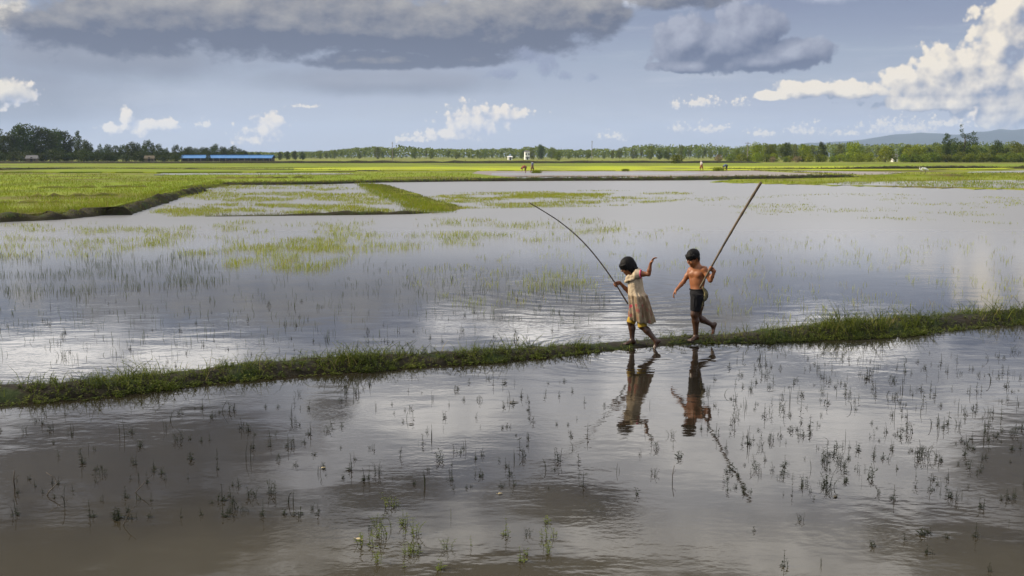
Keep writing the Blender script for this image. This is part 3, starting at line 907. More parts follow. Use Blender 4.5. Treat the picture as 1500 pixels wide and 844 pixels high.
USED = {}
def place_tree(kind, px, top, D, label, cat='tree', group=None, wide=1.0, idx=None):
    lst = PROTO[kind]
    i = USED.get(kind, 0)
    USED[kind] = i + 1
    src = lst[(i if idx is None else idx) % len(lst)]
    o = src if not src.get('_used') else copy_tree(src)
    src['_used'] = 1
    x = P(px, 229, D).x
    H = max(.8, P(px, top, D).z)
    s = H / src['_h']
    o.location = (x, D, 0)
    o.scale = (s * wide, s * wide, s)
    o.rotation_euler = (0, 0, rt.uniform(0, 6.28) if kind != 'ragged' else 0.0)
    for k in ('group', 'label', 'category'):
        if k in o: del o[k]
    tag(o, label, cat, group)
    return o

def prof(pts, px):
    return float(np.interp(px, [p[0] for p in pts], [p[1] for p in pts]))

LEFTW = [(-80, 184), (0, 187), (30, 183), (60, 188), (100, 193), (122, 206), (150, 212), (185, 211), (215, 204), (240, 214), (290, 212), (330, 211), (360, 217), (385, 224)]
for k, px in enumerate(np.arange(-60, 135, 11.0)):
    place_tree('dark', px + rt.uniform(-3, 3), prof(LEFTW, px) + rt.choice([rt.uniform(-4, 1), rt.uniform(4, 14)]), 455 + rt.uniform(0, 60), 'dark broadleaf tree in the tall dense wood at the far left', group='trees of the tall dark wood', wide=rt.uniform(.75, 1.1))
for k, px in enumerate(np.arange(-60, 130, 20.0)):
    place_tree('dbush', px + rt.uniform(-3, 3), 222 + rt.uniform(-4, 4), 435 + rt.uniform(0, 12), 'dark bush at the foot of the tall dense wood', 'bush', 'bushes at the foot of the tall dark wood', 1.3)
place_tree('darktall', 115, 189, 450, 'slim dark tree rising alone where the tall dense wood ends', wide=.75)
for k, px in enumerate(np.arange(128, 272, 6.5)):
    place_tree('dark' if k % 3 else 'darktall', px + rt.uniform(-3, 3), prof(LEFTW, px) + rt.choice([rt.uniform(-2, 3), rt.uniform(3, 10)]), 465 + rt.uniform(0, 60), 'dark green tree in the lower row between the tall wood and the blue roof', group='trees in the row left of the blue roof', wide=rt.uniform(.75, 1.0))
for k, px in enumerate(np.arange(136, 262, 17.0)):
    place_tree('dbush', px + rt.uniform(-4, 4), 225 + rt.uniform(-3, 3), 450, 'low dark bush under the tree row left of the blue roof', 'bush', 'bushes left of the blue roof', 1.3)
for k, px in enumerate(np.arange(272, 392, 6.5)):
    place_tree('dark', px + rt.uniform(-3, 3), prof(LEFTW, px) + rt.uniform(-1, 6), 560 + rt.uniform(0, 60), 'dark green tree standing behind the blue roofed shed', group='trees behind the blue roofed shed', wide=rt.uniform(.8, 1.0))
place_tree('dark', 305, 220, 455, 'small dark tree standing in front of the blue roof', wide=.6)
for k, px in enumerate((410, 421, 432, 443)):
    place_tree('dark', px, 221.5 + rt.uniform(-.6, 1.2), 640, 'round topped tree in the small clump right of the blue roof', group='trees of the small clump right of the blue roof', wide=.85)
MIDW = [(450, 223), (500, 219), (560, 215), (620, 217), (700, 219), (750, 218), (790, 213), (820, 219), (880, 220), (940, 214), (980, 213), (1060, 215)]
for k, px in enumerate(np.arange(452, 1070, 11.0)):
    place_tree('plume' if (k * 7) % 5 < 3 else 'mid', px + rt.uniform(-9, 9), prof(MIDW, px) + rt.uniform(-1.5, 5.5), 820 + rt.uniform(0, 160), 'hazy grey green tree in the long far row across the middle', group='trees of the long far row', wide=rt.uniform(.6, 1.05))
place_tree('dark', 792, 211.5, 760, 'tallest dark tree of the far row, beside the white house', wide=.8)
place_tree('mid', 779, 216, 745, 'small tree close to the left of the tallest far tree', wide=.7)
place_tree('mid', 817, 221, 560, 'flat topped light green tree before the far row', wide=1.2)
for k, px in enumerate((952, 966, 978)):
    place_tree('mid', px, 213 + 1.5 * k, 700, 'dark green tree in the group of three rising from the far row', group='three trees rising from the far row', wide=.8)
# right hand side
RIGHTW = [(1050, 214), (1090, 214), (1120, 210), (1150, 209), (1200, 210), (1240, 210), (1300, 213), (1345, 212), (1380, 206), (1440, 205), (1480, 206), (1600, 204)]
for k, px in enumerate(np.arange(1064, 1580, 14.0)):
    place_tree('mid', px + rt.uniform(-4, 4), prof(RIGHTW, px) + rt.uniform(0, 7), 590 + rt.uniform(0, 90), 'mid green tree in the rear row below the blue hills', group='trees of the rear row below the hills', wide=rt.uniform(.75, 1.05))
singles = [('ybush', 1108, 210, 440, .85, 'leafy green tree just right of the pole with the crossarm'), ('mid', 1130, 211, 440, .8, 'green tree standing over a straw coloured dry bush'),
           ('dark', 1152, 208, 430, .75, 'rounded tree with a dark right side, second group right of the crossarm pole'), ('ybush', 1180, 214, 430, .8, 'light green young tree right of the rounded dark sided tree'),
           ('dark', 1203, 208, 450, .7, 'dark round tree standing alone below the left end of the hills'), ('ybush', 1250, 209, 430, .95, 'broad loose green tree left of the bright yellow green bush'),
           ('ybush', 1297, 216, 400, 1.25, 'bright yellow green round bush standing before the tree row'), ('ybush', 1342, 213, 410, 1.25, 'yellow green bushy tree left of the tall ragged tree'),
           ('darktall', 1386, 193, 415, .95, 'dark dome shaped tree touching the tall ragged tree on its left'), ('ragged', 1412, 181, 405, 1.0, 'tall ragged dark tree with a thin top shoot, highest on the right'),
           ('dark', 1461, 205, 410, .9, 'spreading dark tree right of the tall ragged tree'), ('mid', 1490, 208, 420, .9, 'green tree at the right end, next to the spreading dark tree')]
for kind, px, top, D, wd, lab in singles:
    place_tree(kind, px, top, D, lab, wide=wd)
for k, px in enumerate(np.arange(1320, 1570, 13.0)):
    place_tree('mid' if k % 3 else 'dark', px + rt.uniform(-4, 4), 214 + rt.uniform(-4, 4), 425 + rt.uniform(0, 25), 'lower green tree packed around the tall ragged tree', group='lower trees around the tall ragged tree', wide=rt.uniform(.8, 1.1))
for k, px in enumerate(np.arange(1325, 1570, 9.0)):
    place_tree('bush', px + rt.uniform(-4, 4), 225 + rt.uniform(-2, 2.5), 385 + rt.uniform(0, 12), 'low leafy bush in the hedge at the foot of the right hand trees', 'bush', 'low bushes under the right hand trees', 1.3)
for k, px in enumerate(np.arange(1075, 1290, 12.0)):
    place_tree('ybush' if k % 2 else 'bush', px + rt.uniform(-5, 5), 227 + rt.uniform(-3, 3), 405 + rt.uniform(0, 20), 'low green bush scattered below the right hand tree row', 'bush', 'low scattered bushes by the right hand row', rt.uniform(1.1, 1.6))
place_tree('bush', 991, 226.5, 330, 'single dark green bush on the far bank in the middle', 'bush', wide=1.3)
place_tree('straw', 1053, 226, 400, 'straw coloured dry bush left of the pole with the crossarm', 'dry bush', wide=1.3)
place_tree('straw', 1132, 229, 390, 'straw coloured dry bush below the green trees right of the pole', 'dry bush', wide=1.3)
place_tree('straw', 1168, 228.5, 390, 'pale dry bush below the rounded tree with the dark right side', 'dry bush', wide=1.8)

# far woodland that reads as one mass
NW = 46000
wx = rt.uniform(-640, 760, NW)
wy = 1080 + rt.uniform(0, 110, NW)
wpx = 750 + F * wx / wy
wtop = np.interp(wpx, [p_[0] for p_ in MIDW + [(1120, 212), (1500, 212), (1800, 211)]], [p_[1] for p_ in MIDW + [(1120, 212), (1500, 212), (1800, 211)]])
wh = np.array([(231.5 - t) / F * 1120 * (.98 + .34 * mnoise.noise(Vector((x * .055, 0, 1.0))) + .20 * mnoise.noise(Vector((x * .16, y * .02, 4.0)))) for x, y, t in zip(wx, wy, wtop)])
wz = np.maximum(.4, wh) * rt.uniform(0, 1, NW) ** .55
v_, f_ = leaf_quads(np.stack([wx, wy, wz], 1), rt.uniform(1.5, 3.0, NW), rt, .65)
v_[:, 2] = np.maximum(v_[:, 2], .05)
tag(mesh_obj('far_woodland', v_, f_, M_LMID), kind='stuff')

# ------------------------------------------------------------------ shed, houses, poles
M_BLUE = mat_var('blue_roof_sheet', (0.035, 0.13, 0.31), (0.055, 0.18, 0.40), scale=0.5, rough=0.45, spec=0.4)
M_SHWALL = mat_var('dark_shed_wall', (0.045, 0.040, 0.036), (0.075, 0.066, 0.058), scale=0.7, rough=0.9)
M_WHITE = mat_var('white_render', (0.70, 0.69, 0.66), (0.78, 0.77, 0.74), scale=0.6, rough=0.85)
M_GREYR = mat_var('grey_roof_sheet', (0.10, 0.10, 0.10), (0.15, 0.145, 0.14), scale=0.8, rough=0.6)
M_DARK = mat_var('dark_opening', (0.015, 0.015, 0.016), (0.025, 0.025, 0.025), scale=1.0, rough=0.4)
M_POLE = mat_var('grey_pole_wood', (0.15, 0.135, 0.12), (0.22, 0.20, 0.18), scale=1.0, rough=0.9)
M_THATCH = mat_var('thatch', (0.09, 0.075, 0.05), (0.13, 0.11, 0.075), scale=1.5, rough=0.95)

D_S = 480.0
xa, xb = P(266, 229, D_S).x, P(402, 229, D_S).x
L_ = xb - xa
shed = empty('farm_shed', ((xa + xb) / 2, D_S, 0), R(-2))
tag(shed, 'long low farm shed with a bright blue sheet roof', 'shed')
m = MB(); m.box((-L_ / 2 + .6, -3.2, -.1), (L_ / 2 - .6, 3.2, 1.75)); m.build('wall', M_SHWALL, shed)
m = MB()
n = 60
vs = []; fs = []
for i in range(n + 1):                              # corrugated double pitch roof
    x = -L_ / 2 + L_ * i / n
    dz = .05 * (i % 2)
    vs += [(x, -4.0, 1.5 + dz), (x, 0, 2.95 + dz), (x, 4.0, 1.5 + dz)]
for i in range(n):
    a = i * 3
    fs += [(a, a + 3, a + 4, a + 1), (a + 1, a + 4, a + 5, a + 2)]
m.add(vs, fs); rf = m.build('roof', M_BLUE, shed)
so = rf.modifiers.new('thick', 'SOLIDIFY'); so.thickness = .06
m = MB(); m.box((-L_ / 2, -.3, 2.96), (L_ / 2, .3, 3.1)); m.build('ridge_cap', M_BLUE, rf)
first = None
for i in range(15):
    x = -L_ / 2 + 1.2 + i * (L_ - 2.4) / 14
    if first is None:
        m = MB(); m.box((-.09, -.09, 0), (.09, .09, 1.62)); first = m.build('post', M_POLE, shed); o = first
    else:
        o = first.copy(); COL.objects.link(o)
    o.parent = shed; o.location = (x, -3.75, 0)
for i in range(14):
    x = -L_ / 2 + 1.2 + (i + .5) * (L_ - 2.4) / 14
    m = MB(); m.box((x - .9, -3.24, .55), (x + .9, -3.202, 1.4)); m.build('opening', M_DARK, shed)

def house(name, px, base_D, w, h, rh, d, wallm, roofm, label, cat, wins):
    x = P(px, 229, base_D).x
    r = empty(name, (x, base_D, 0), R(12))
    tag(r, label, cat)
    m = MB(); m.box((-w / 2, -d / 2, -.1), (w / 2, d / 2, h)); m.build('wall', wallm, r)
    m = MB()
    e = .35
    m.add([(-w / 2 - e, -d / 2 - e, h - .05), (w / 2 + e, -d / 2 - e, h - .05), (w / 2 + e, d / 2 + e, h - .05), (-w / 2 - e, d / 2 + e, h - .05), (-w / 2 - e * .5, 0, h + rh), (w / 2 + e * .5, 0, h + rh)],
          [(0, 1, 5, 4), (2, 3, 4, 5), (0, 4, 3), (1, 2, 5), (3, 2, 1, 0)])
    m.build('roof', roofm, r)
    for (wx_, wz_, ww, wh_) in wins:
        m = MB(); m.box((wx_ - ww / 2 - .08, -d / 2 - .06, wz_ - wh_ / 2 - .08), (wx_ + ww / 2 + .08, -d / 2 - .003, wz_ + wh_ / 2 + .08))
        f = m.build('window', roofm, r)
        m = MB(); m.box((wx_ - ww / 2, -d / 2 - .10, wz_ - wh_ / 2), (wx_ + ww / 2, -d / 2 - .064, wz_ + wh_ / 2)); m.build('pane', M_DARK, f)
    m = MB(); m.box((-.45, -d / 2 - .05, 0), (.45, -d / 2 - .004, 2.0)); m.build('door', M_DARK, r)
    return r
house('house', 772, 690, 3.2, 5.4, .8, 3.0, M_WHITE, M_GREYR, 'tall narrow white house beside the tallest far tree', 'house', [(-.9, 3.8, .8, 1.0), (.9, 3.8, .8, 1.0), (-1.0, 1.4, .6, .8), (1.0, 1.4, .6, .8)])
house('hut', 747, 640, 2.6, 2.0, .5, 2.2, M_WHITE, M_WHITE, 'tiny white hut at the field edge left of the white house', 'hut', [(.85, 1.2, .4, .5)])
house('hut', 1310, 430, 2.0, 2.6, .7, 2.0, M_WHITE, M_GREYR, 'small pale house half hidden among the right hand trees', 'house', [(-.6, 1.6, .4, .5), (.6, 1.6, .4, .5)])
house('hut', 47, 420, 4.2, 1.5, 1.3, 3.0, M_THATCH, M_GREYR, 'low hut with a grey roof before the tall dark wood', 'hut', [(1.3, .9, .6, .5)])
house('hut', 219, 425, 3.6, 1.5, 1.2, 3.0, M_THATCH, M_THATCH, 'small thatched hut under the lower tree row', 'hut', [(1.2, .9, .6, .5)])

def upole(px, top, D, arm, label):
    x = P(px, 229, D).x
    H = P(px, top, D).z
    r = empty('utility_pole', (x, D, 0))
    tag(r, label, 'pole')
    m = MB(); m.tube([(0, 0, -.3), (0, 0, H * .5), (.03, 0, H)], [.17, .15, .11], 8); m.build('pole', M_POLE, r)
    m = MB(); m.box((-arm / 2, -.06, H - .7), (arm / 2, .06, H - .54)); c = m.build('crossarm', M_POLE, r)
    for s in (-.42, 0, .42):
        m = MB(); m.tube([(s * arm, 0, H - .54), (s * arm, 0, H - .34)], [.05, .035], 6); m.build('insulator', M_WHITE, c)
upole(575, 208, 520, .9, 'thin grey pole standing before the far row, left of the white house')
upole(867, 206, 560, .9, 'thin grey pole in the middle of the far row, between the workers')
upole(1095, 208, 430, 2.4, 'grey pole with a wide crossarm at the start of the right hand trees')
# ------------------------------------------------------------------ bodies: blended round cones and ellipsoids, meshed as one surface
class SDF:
    def __init__(self, lo, hi, h):
        self.lo = np.array(lo, float); self.h = h
        self.n = np.ceil((np.array(hi) - self.lo) / h).astype(int) + 1
        self.F = np.full(self.n, 0.12, np.float32)
    def _block(self, lo, hi):
        a = np.clip(np.floor((np.array(lo) - self.lo) / self.h).astype(int), 0, self.n - 1)
        b = np.clip(np.ceil((np.array(hi) - self.lo) / self.h).astype(int) + 1, 1, self.n)
        ax = [self.lo[i] + np.arange(a[i], b[i]) * self.h for i in range(3)]
        g = np.stack(np.meshgrid(*ax, indexing='ij'), -1)
        return tuple(slice(a[i], b[i]) for i in range(3)), g
    def _join(self, sl, d, k, op):
        f = self.F[sl]
        if op == 'add':
            if k > 0:
                hh = np.maximum(k - np.abs(f - d), 0) / k
                self.F[sl] = np.minimum(f, d) - hh * hh * k * .25
            else:
                self.F[sl] = np.minimum(f, d)
        else:
            if k > 0:
                hh = np.maximum(k - np.abs(f + d), 0) / k
                self.F[sl] = np.maximum(f, -d) + hh * hh * k * .25
            else:
                self.F[sl] = np.maximum(f, -d)
    def cone(self, a, b, ra, rb, k=.02, op='add', flat=False):
        a = np.array(a, float); b = np.array(b, float)
        r = max(ra, rb) + k + 4 * self.h
        sl, g = self._block(np.minimum(a, b) - r, np.maximum(a, b) + r)
        if g.size == 0: return
        ba = b - a; L2 = ba @ ba
        t = ((g - a) @ ba) / L2
        tc = np.clip(t, 0, 1)
        d = np.linalg.norm(g - a - tc[..., None] * ba, axis=-1) - (ra + (rb - ra) * tc)
        if flat:
            L = math.sqrt(L2)
            rad = np.linalg.norm(g - a - t[..., None] * ba, axis=-1) - (ra + (rb - ra) * tc)
            d = np.maximum(rad, np.abs(t - .5) * L - .5 * L)
        self._join(sl, d, k, op)
    def ell(self, c, r, fr=None, k=.02, op='add'):
        """ellipsoid; fr = (axis1, axis2, axis3) unit vectors"""
        c = np.array(c, float); r = np.array(r, float)
        m = r.max() + k + 4 * self.h
        sl, g = self._block(c - m, c + m)
        if g.size == 0: return
        q = g - c
        if fr is not None:
            q = q @ np.array([list(v) for v in fr]).T
        k0 = np.linalg.norm(q / r, axis=-1)
        k1 = np.linalg.norm(q / (r * r), axis=-1)
        d = k0 * (k0 - 1) / np.maximum(k1, 1e-6)
        self._join(sl, d, k, op)
    def chain(self, pts, rads, k=.02, op='add'):
        for i in range(len(pts) - 1):
            self.cone(pts[i], pts[i + 1], rads[i], rads[i + 1], k, op)
    def plane(self, p, n):
        """keep the side the normal points away from"""
        n = np.array(n, float); n /= np.linalg.norm(n)
        ax = [self.lo[i] + np.arange(self.n[i]) * self.h for i in range(3)]
        d = (ax[0][:, None, None] - p[0]) * n[0] + (ax[1][None, :, None] - p[1]) * n[1] + (ax[2][None, None, :] - p[2]) * n[2]
        self.F = np.maximum(self.F, d.astype(np.float32))
    def mesh(self):
        F = self.F
        F = np.pad(F, 1, constant_values=.12)
        neg = F < 0
        n = np.array(F.shape) - 1
        cnt = np.zeros(n, np.int8)
        for dx in (0, 1):
            for dy in (0, 1):
                for dz in (0, 1):
                    cnt += neg[dx:n[0] + dx, dy:n[1] + dy, dz:n[2] + dz]
        act = (cnt > 0) & (cnt < 8)
        idx = np.argwhere(act)
        num = np.full(n, -1, np.int64); num[act] = np.arange(len(idx))
        acc = np.zeros((len(idx), 3)); w = np.zeros(len(idx))
        cor = [np.array((a, b, c)) for a in (0, 1) for b in (0, 1) for c in (0, 1)]
        for i in range(8):
            for j in range(i + 1, 8):
                if np.abs(cor[i] - cor[j]).sum() != 1: continue
                fa = F[tuple((idx + cor[i]).T)]; fb = F[tuple((idx + cor[j]).T)]
                s = (fa < 0) != (fb < 0)
                t = np.where(s, fa / np.where(s, fa - fb, 1), 0)
                p = cor[i] + t[:, None] * (cor[j] - cor[i])
                acc[s] += p[s]; w[s] += 1
        V = (idx + acc / np.maximum(w, 1)[:, None] - 1) * self.h + self.lo
        faces = []
        for ax in range(3):
            u, v = [(1, 2), (2, 0), (0, 1)][ax]
            sl0 = [slice(None)] * 3; sl1 = [slice(None)] * 3
            sl0[ax] = slice(0, -1); sl1[ax] = slice(1, None)
            a = neg[tuple(sl0)]; b = neg[tuple(sl1)]
            e = np.argwhere(a != b)
            e = e[(e[:, u] > 0) & (e[:, v] > 0) & (e[:, u] < n[u]) & (e[:, v] < n[v])]
            if len(e) == 0: continue
            flip = a[tuple(e.T)]
            du = np.zeros(3, int); du[u] = 1
            dv = np.zeros(3, int); dv[v] = 1
            q = np.stack([num[tuple((e - du - dv).T)], num[tuple((e - dv).T)], num[tuple(e.T)], num[tuple((e - du).T)]], 1)
            q[~flip] = q[~flip][:, ::-1]
            faces.append(q)
        Q = np.concatenate(faces)
        Q = Q[(Q >= 0).all(1)]
        return V, Q
    def obj(self, name, mat, parent, smooth=True, relax=1, disp=None):
        V, Q = self.mesh()
        for _ in range(relax):                        # light smoothing
            acc = np.zeros_like(V); c = np.zeros(len(V))
            for i in range(4):
                for j in ((i + 1) % 4, (i - 1) % 4):
                    np.add.at(acc, Q[:, i], V[Q[:, j]]); np.add.at(c, Q[:, i], 1)
            V = V * .5 + .5 * acc / np.maximum(c, 1)[:, None]
        if disp is not None:
            V = disp(V)
        return mesh_obj(name, V, Q.tolist(), mat, parent, smooth)

A3 = lambda v: np.array(v, float)
def unit(v):
    v = A3(v); return v / np.linalg.norm(v)

def head_frame(f, roll=(0, 0, 1)):
    f = unit(f); l = unit(np.cross(A3(roll), f)); u = np.cross(f, l)
    return f, l, u

def add_head(S, c, f, s=1.0):
    f, l, u = head_frame(f)
    c = A3(c)
    W = lambda a, b, d: c + (f * a + l * b + u * d) * s
    fr = (f, l, u)
    S.ell(W(-.004, 0, .032), A3((.094, .075, .086)) * s, fr, .02)
    S.ell(W(.030, 0, -.045), A3((.060, .056, .072)) * s, fr, .03)
    S.cone(W(.062, 0, -.098), W(.02, .0, -.085), .018 * s, .03 * s, .02)
    for b in (-1, 1):
        S.ell(W(.062, b * .033, -.038), A3((.024, .022, .024)) * s, fr, .02)          # cheek
        S.cone(W(.082, b * .010, .018), W(.068, b * .045, .014), .010 * s, .009 * s, .012)   # brow
        S.ell(W(.094, b * .031, -.004), A3((.012, .014, .009)) * s, fr, .010, 'sub')  # eye socket
        S.ell(W(-.006, b * .077, -.012), A3((.017, .009, .029)) * s, fr, .006)        # ear
        S.ell(W(.000, b * .084, -.010), A3((.007, .005, .014)) * s, fr, .005, 'sub')
    S.cone(W(.088, 0, .004), W(.104, 0, -.028), .007 * s, .0105 * s, .010)            # nose
    for b in (-1, 1):
        S.ell(W(.094, b * .010, -.031), A3((.008, .006, .006)) * s, fr, .006)
    S.ell(W(.086, 0, -.058), A3((.010, .020, .0055)) * s, fr, .004)                  # lips
    S.ell(W(.084, 0, -.070), A3((.010, .017, .0060)) * s, fr, .004)
    return W, fr

def add_eyes(c, f, s, parent, M_EYE):
    f, l, u = head_frame(f)
    for b in (-1, 1):
        p = A3(c) + (f * .082 + l * b * .031 - u * .004) * s
        m = MB()
        N = 8
        vs = [(p + u * .010 * s)]
        for i in range(1, N):
            th_ = math.pi * i / N
            for k in range(10):
                ph = 2 * math.pi * k / 10
                vs.append(p + (f * math.sin(th_) * math.cos(ph) + l * math.sin(th_) * math.sin(ph) * 1.25 + u * math.cos(th_) * .8) * .0105 * s)
        vs.append(p - u * .010 * s)
        fs = [(0, 1 + k, 1 + (k + 1) % 10) for k in range(10)]
        for i in range(N - 2):
            for k in range(10):
                a = 1 + i * 10 + k; b2 = 1 + i * 10 + (k + 1) % 10
                fs.append((a, a + 10, b2 + 10, b2))
        e = 1 + (N - 2) * 10
        fs += [(e + (k + 1) % 10, e + k, len(vs) - 1) for k in range(10)]
        m.add(vs, fs)
        m.build('eye', M_EYE, parent, smooth=True)

def add_hand(S, wrist, d, n, s, curl, side=1, scale=.82, spread=.10, thumb=.7):
    """palm and five fingers: d wrist to knuckles, n the way the fingers curl, thumb on the side s*side"""
    d = unit(d); n = unit(A3(n) - d * (A3(n) @ d)); sv = np.cross(d, n) * side
    w = A3(wrist)
    k = scale
    pl = .075 * k
    S.cone(w, w + d * pl * .5, .017 * k, .020 * k, .012)
    for j, o in enumerate((-.024, -.008, .008, .024)):
        S.cone(w + d * pl * .25 + sv * o * k * .6, w + d * pl + sv * o * k, .013 * k, .0105 * k, .010)
    lens = (.058, .072, .078, .068)          # little, ring, middle, index
    for j, o in enumerate((-.027, -.0095, .0095, .027)):
        base = w + d * pl + sv * o * k
        L = lens[j] * k
        ang = 0.0
        p = base
        fan = sv * (o / .027) * spread
        r = .0092 * k
        for q, (fr_, cu) in enumerate(((.45, curl[0]), (.31, curl[1]), (.24, curl[2]))):
            ang += cu
            dirv = unit(d * math.cos(ang) + n * math.sin(ang) + fan * max(0, math.cos(ang)))
            p2 = p + dirv * L * fr_
            S.cone(p, p2, r, r * .88, .003)
            r *= .88
            p = p2
    tb = w + d * pl * .28 + sv * .020 * k
    t1 = tb + unit(d * .55 + sv * .75 * thumb + n * .35) * .040 * k
    t2 = t1 + unit(d * .75 + sv * .15 * thumb + n * (.35 + .5 * min(1.0, curl[0]))) * .030 * k
    S.cone(tb, t1, .0125 * k, .0105 * k, .008); S.cone(t1, t2, .0105 * k, .0085 * k, .003)

def grip_hand(S, Q, axis, d, toward, rp, side=1, scale=.82):
    """hand closed round a pole at Q; returns the wrist"""
    a = unit(axis); d = unit(A3(d) - a * (A3(d) @ a))
    n = np.cross(a, d)
    if n @ A3(toward) < 0: n = -n
    k = scale
    palm = A3(Q) - n * (rp + .013 * k)
    wrist = palm - d * .075 * k * .85
    sv = np.cross(d, n)
    sd = 1 if sv @ a > 0 else -1
    add_hand(S, wrist, d, n, a, (1.05, 1.25, .9), sd * side, k, 0.0, .35)
    return wrist

def add_foot(S, ankle, toe_dir, up, s=1.0):
    t = unit(toe_dir); u = unit(A3(up) - t * (A3(up) @ t)); l = np.cross(u, t)
    a = A3(ankle)
    heel = a - t * .026 * s - u * .030 * s
    ball = a + t * .085 * s - u * .038 * s
    S.cone(a, heel, .028 * s, .024 * s, .02)
    S.cone(a - u * .012 * s, ball, .028 * s, .017 * s, .025)
    S.cone(heel, ball + l * .010 * s, .022 * s, .017 * s, .02)
    for j in range(5):
        b = ball + l * (j - 2) * .0135 * s
        L = (.036, .034, .032, .028, .024)[j] * s
        S.cone(b - t * .02 * s, b + t * L - u * .006 * s, .0105 * s, (.0105 if j == 0 else .0078) * s, .006)

def mat_skin(name, c1, c2, dark_z):
    m, nt, b = new_mat(name)
    tc = nt.n('ShaderNodeTexCoord')
    v = tc.outputs['Object']
    c = nt.mixc(nt.smooth(nt.noise(v, 14.0, 4.0, .6), .35, .65), c1, c2)
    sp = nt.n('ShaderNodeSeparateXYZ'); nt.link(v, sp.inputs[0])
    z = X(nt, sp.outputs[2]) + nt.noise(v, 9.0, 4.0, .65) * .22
    low_dark = nt.smooth(z, dark_z, dark_z + .10, 1.0, 0.0)  # legs turn dark brown below this height, with a ragged edge
    c = nt.mixc(low_dark * .85, c, (.018, .0115, .0075))
    nt.link(c, b.inputs['Base Color'])
    nt.put(b.inputs['Roughness'], nt.m('MULTIPLY_ADD', low_dark, -.15, .5))
    b.inputs['Subsurface Weight'].default_value = .06
    b.inputs['Subsurface Radius'].default_value = (.01, .004, .002)
    b.inputs['Specular IOR Level'].default_value = .4
    return m

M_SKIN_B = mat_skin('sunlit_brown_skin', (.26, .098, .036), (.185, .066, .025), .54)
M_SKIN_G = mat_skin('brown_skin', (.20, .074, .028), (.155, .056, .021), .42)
M_EYE = mat_var('dark_eye', (.012, .010, .009), (.02, .016, .014), rough=.15, spec=.6)
M_HAIR = mat_var('black_hair', (.004, .0038, .0038), (.008, .007, .0065), scale=60, rough=.55, spec=.12, bump=.6, bscale=160, bdist=.004)
M_BLACKCL = mat_var('black_shorts_cloth', (.005, .005, .006), (.010, .010, .012), scale=12, rough=.85, spec=.2, bump=.5, bscale=30, bdist=.01)
M_YEL = mat_var('yellow_leggings_cloth', (.30, .19, .018), (.38, .25, .03), scale=12, rough=.85, bump=.5, bscale=40, bdist=.008)
M_STRIPE = mat_var('faded_olive_cloth', (.115, .10, .05), (.16, .14, .07), scale=20, rough=.9)

def hair_disp(sc, amp, seed):
    def f(V):
        c = V.mean(0)
        out = V.copy()
        for i, p in enumerate(V):
            q = Vector((p[0] * sc, p[1] * sc, p[2] * sc * .35 + seed))
            out[i] += (p - c) / (np.linalg.norm(p - c) + 1e-6) * amp * (mnoise.noise(q) + .6 * mnoise.noise(q * 2.3))
        return out
    return f

# ------------------------------------------------------------------ the boy
gB = G(1018, 497.2, .05)
YB = gB.y
rootB = Vector((gB.x, gB.y, 0.0))
def cB(cx, cyy, dy=0.0):
    return A3(P(880 + cx / 4.964, 350 + cyy / 4.964, YB + dy)) - A3(rootB)
boy = empty('person', rootB)
tag(boy, 'barefoot shirtless boy in black shorts, striding behind the girl with a pole on his hip', 'person')
S = SDF((-.42, -.32, -.03), (.36, .34, 1.34), .0046)
hB, fB = cB(672, 138, .0), (-.80, -.52, -.34)
HB = .93
WB, frB = add_head(S, hB, fB, HB)
neck = cB(700, 208, .02)
S.chain([cB(694, 165, .02), neck, cB(704, 245, .03)], [.047, .044, .058], .03)
shR, shL = cB(655, 228, .09), cB(752, 222, -.045)
S.cone(neck + A3((0, 0, -.02)), shR, .042, .040, .04); S.cone(neck + A3((0, 0, -.02)), shL, .042, .043, .04)
chf = unit((-.62, -.78, 0)); chl = unit((.78, -.62, 0)); chu = A3((0, 0, 1))
S.ell(cB(703, 272, .03), (.078, .112, .125), (chf, chl, chu), .04)
S.ell(cB(700, 330, .03), (.072, .094, .11), (chf, chl, chu), .05)
S.ell(cB(706, 392, .02), (.082, .096, .085), (chf, chl, chu), .05)
for b in (-1, 1):                                                # chest and shoulder blades
    S.ell(cB(700, 255, .03) + chf * .060 + chl * b * .048, (.022, .042, .032), (chf, chl, chu), .03)
    S.ell(cB(703, 258, .03) - chf * .058 + chl * b * .055, (.020, .034, .050), (chf, chl, chu), .03)
# right arm, reaching down and forward
elR, wrR = cB(603, 312, .12), cB(552, 368, .05)
S.chain([shR, (shR + elR) / 2, elR], [.036, .032, .027], .02)
S.chain([elR, elR * .65 + wrR * .35, wrR], [.026, .026, .0185], .015)
add_hand(S, wrR, (-.55, -.05, -.83), (.62, -.25, -.55), None, (.35, .45, .35), 1, .84, .12)
# left arm, bent to hold the pole
poleQ = cB(797, 218, -.15)
poleTop = A3(P(1115, 267, YB - .15)) - A3(rootB)
poleLow = cB(719, 358, -.145)
pax = unit(poleTop - poleLow)
tq = (poleQ - poleLow) @ pax
poleQ = poleLow + pax * tq
wrL = grip_hand(S, poleQ, pax, (-.45, .25, .75), (-.3, -.9, 0), .0135, 1, .84)
elL = cB(797, 302, -.10)
S.chain([shL, (shL + elL) / 2, elL], [.040, .035, .028], .02)
S.chain([elL, elL * .6 + wrL * .4, wrL], [.028, .026, .0185], .015)
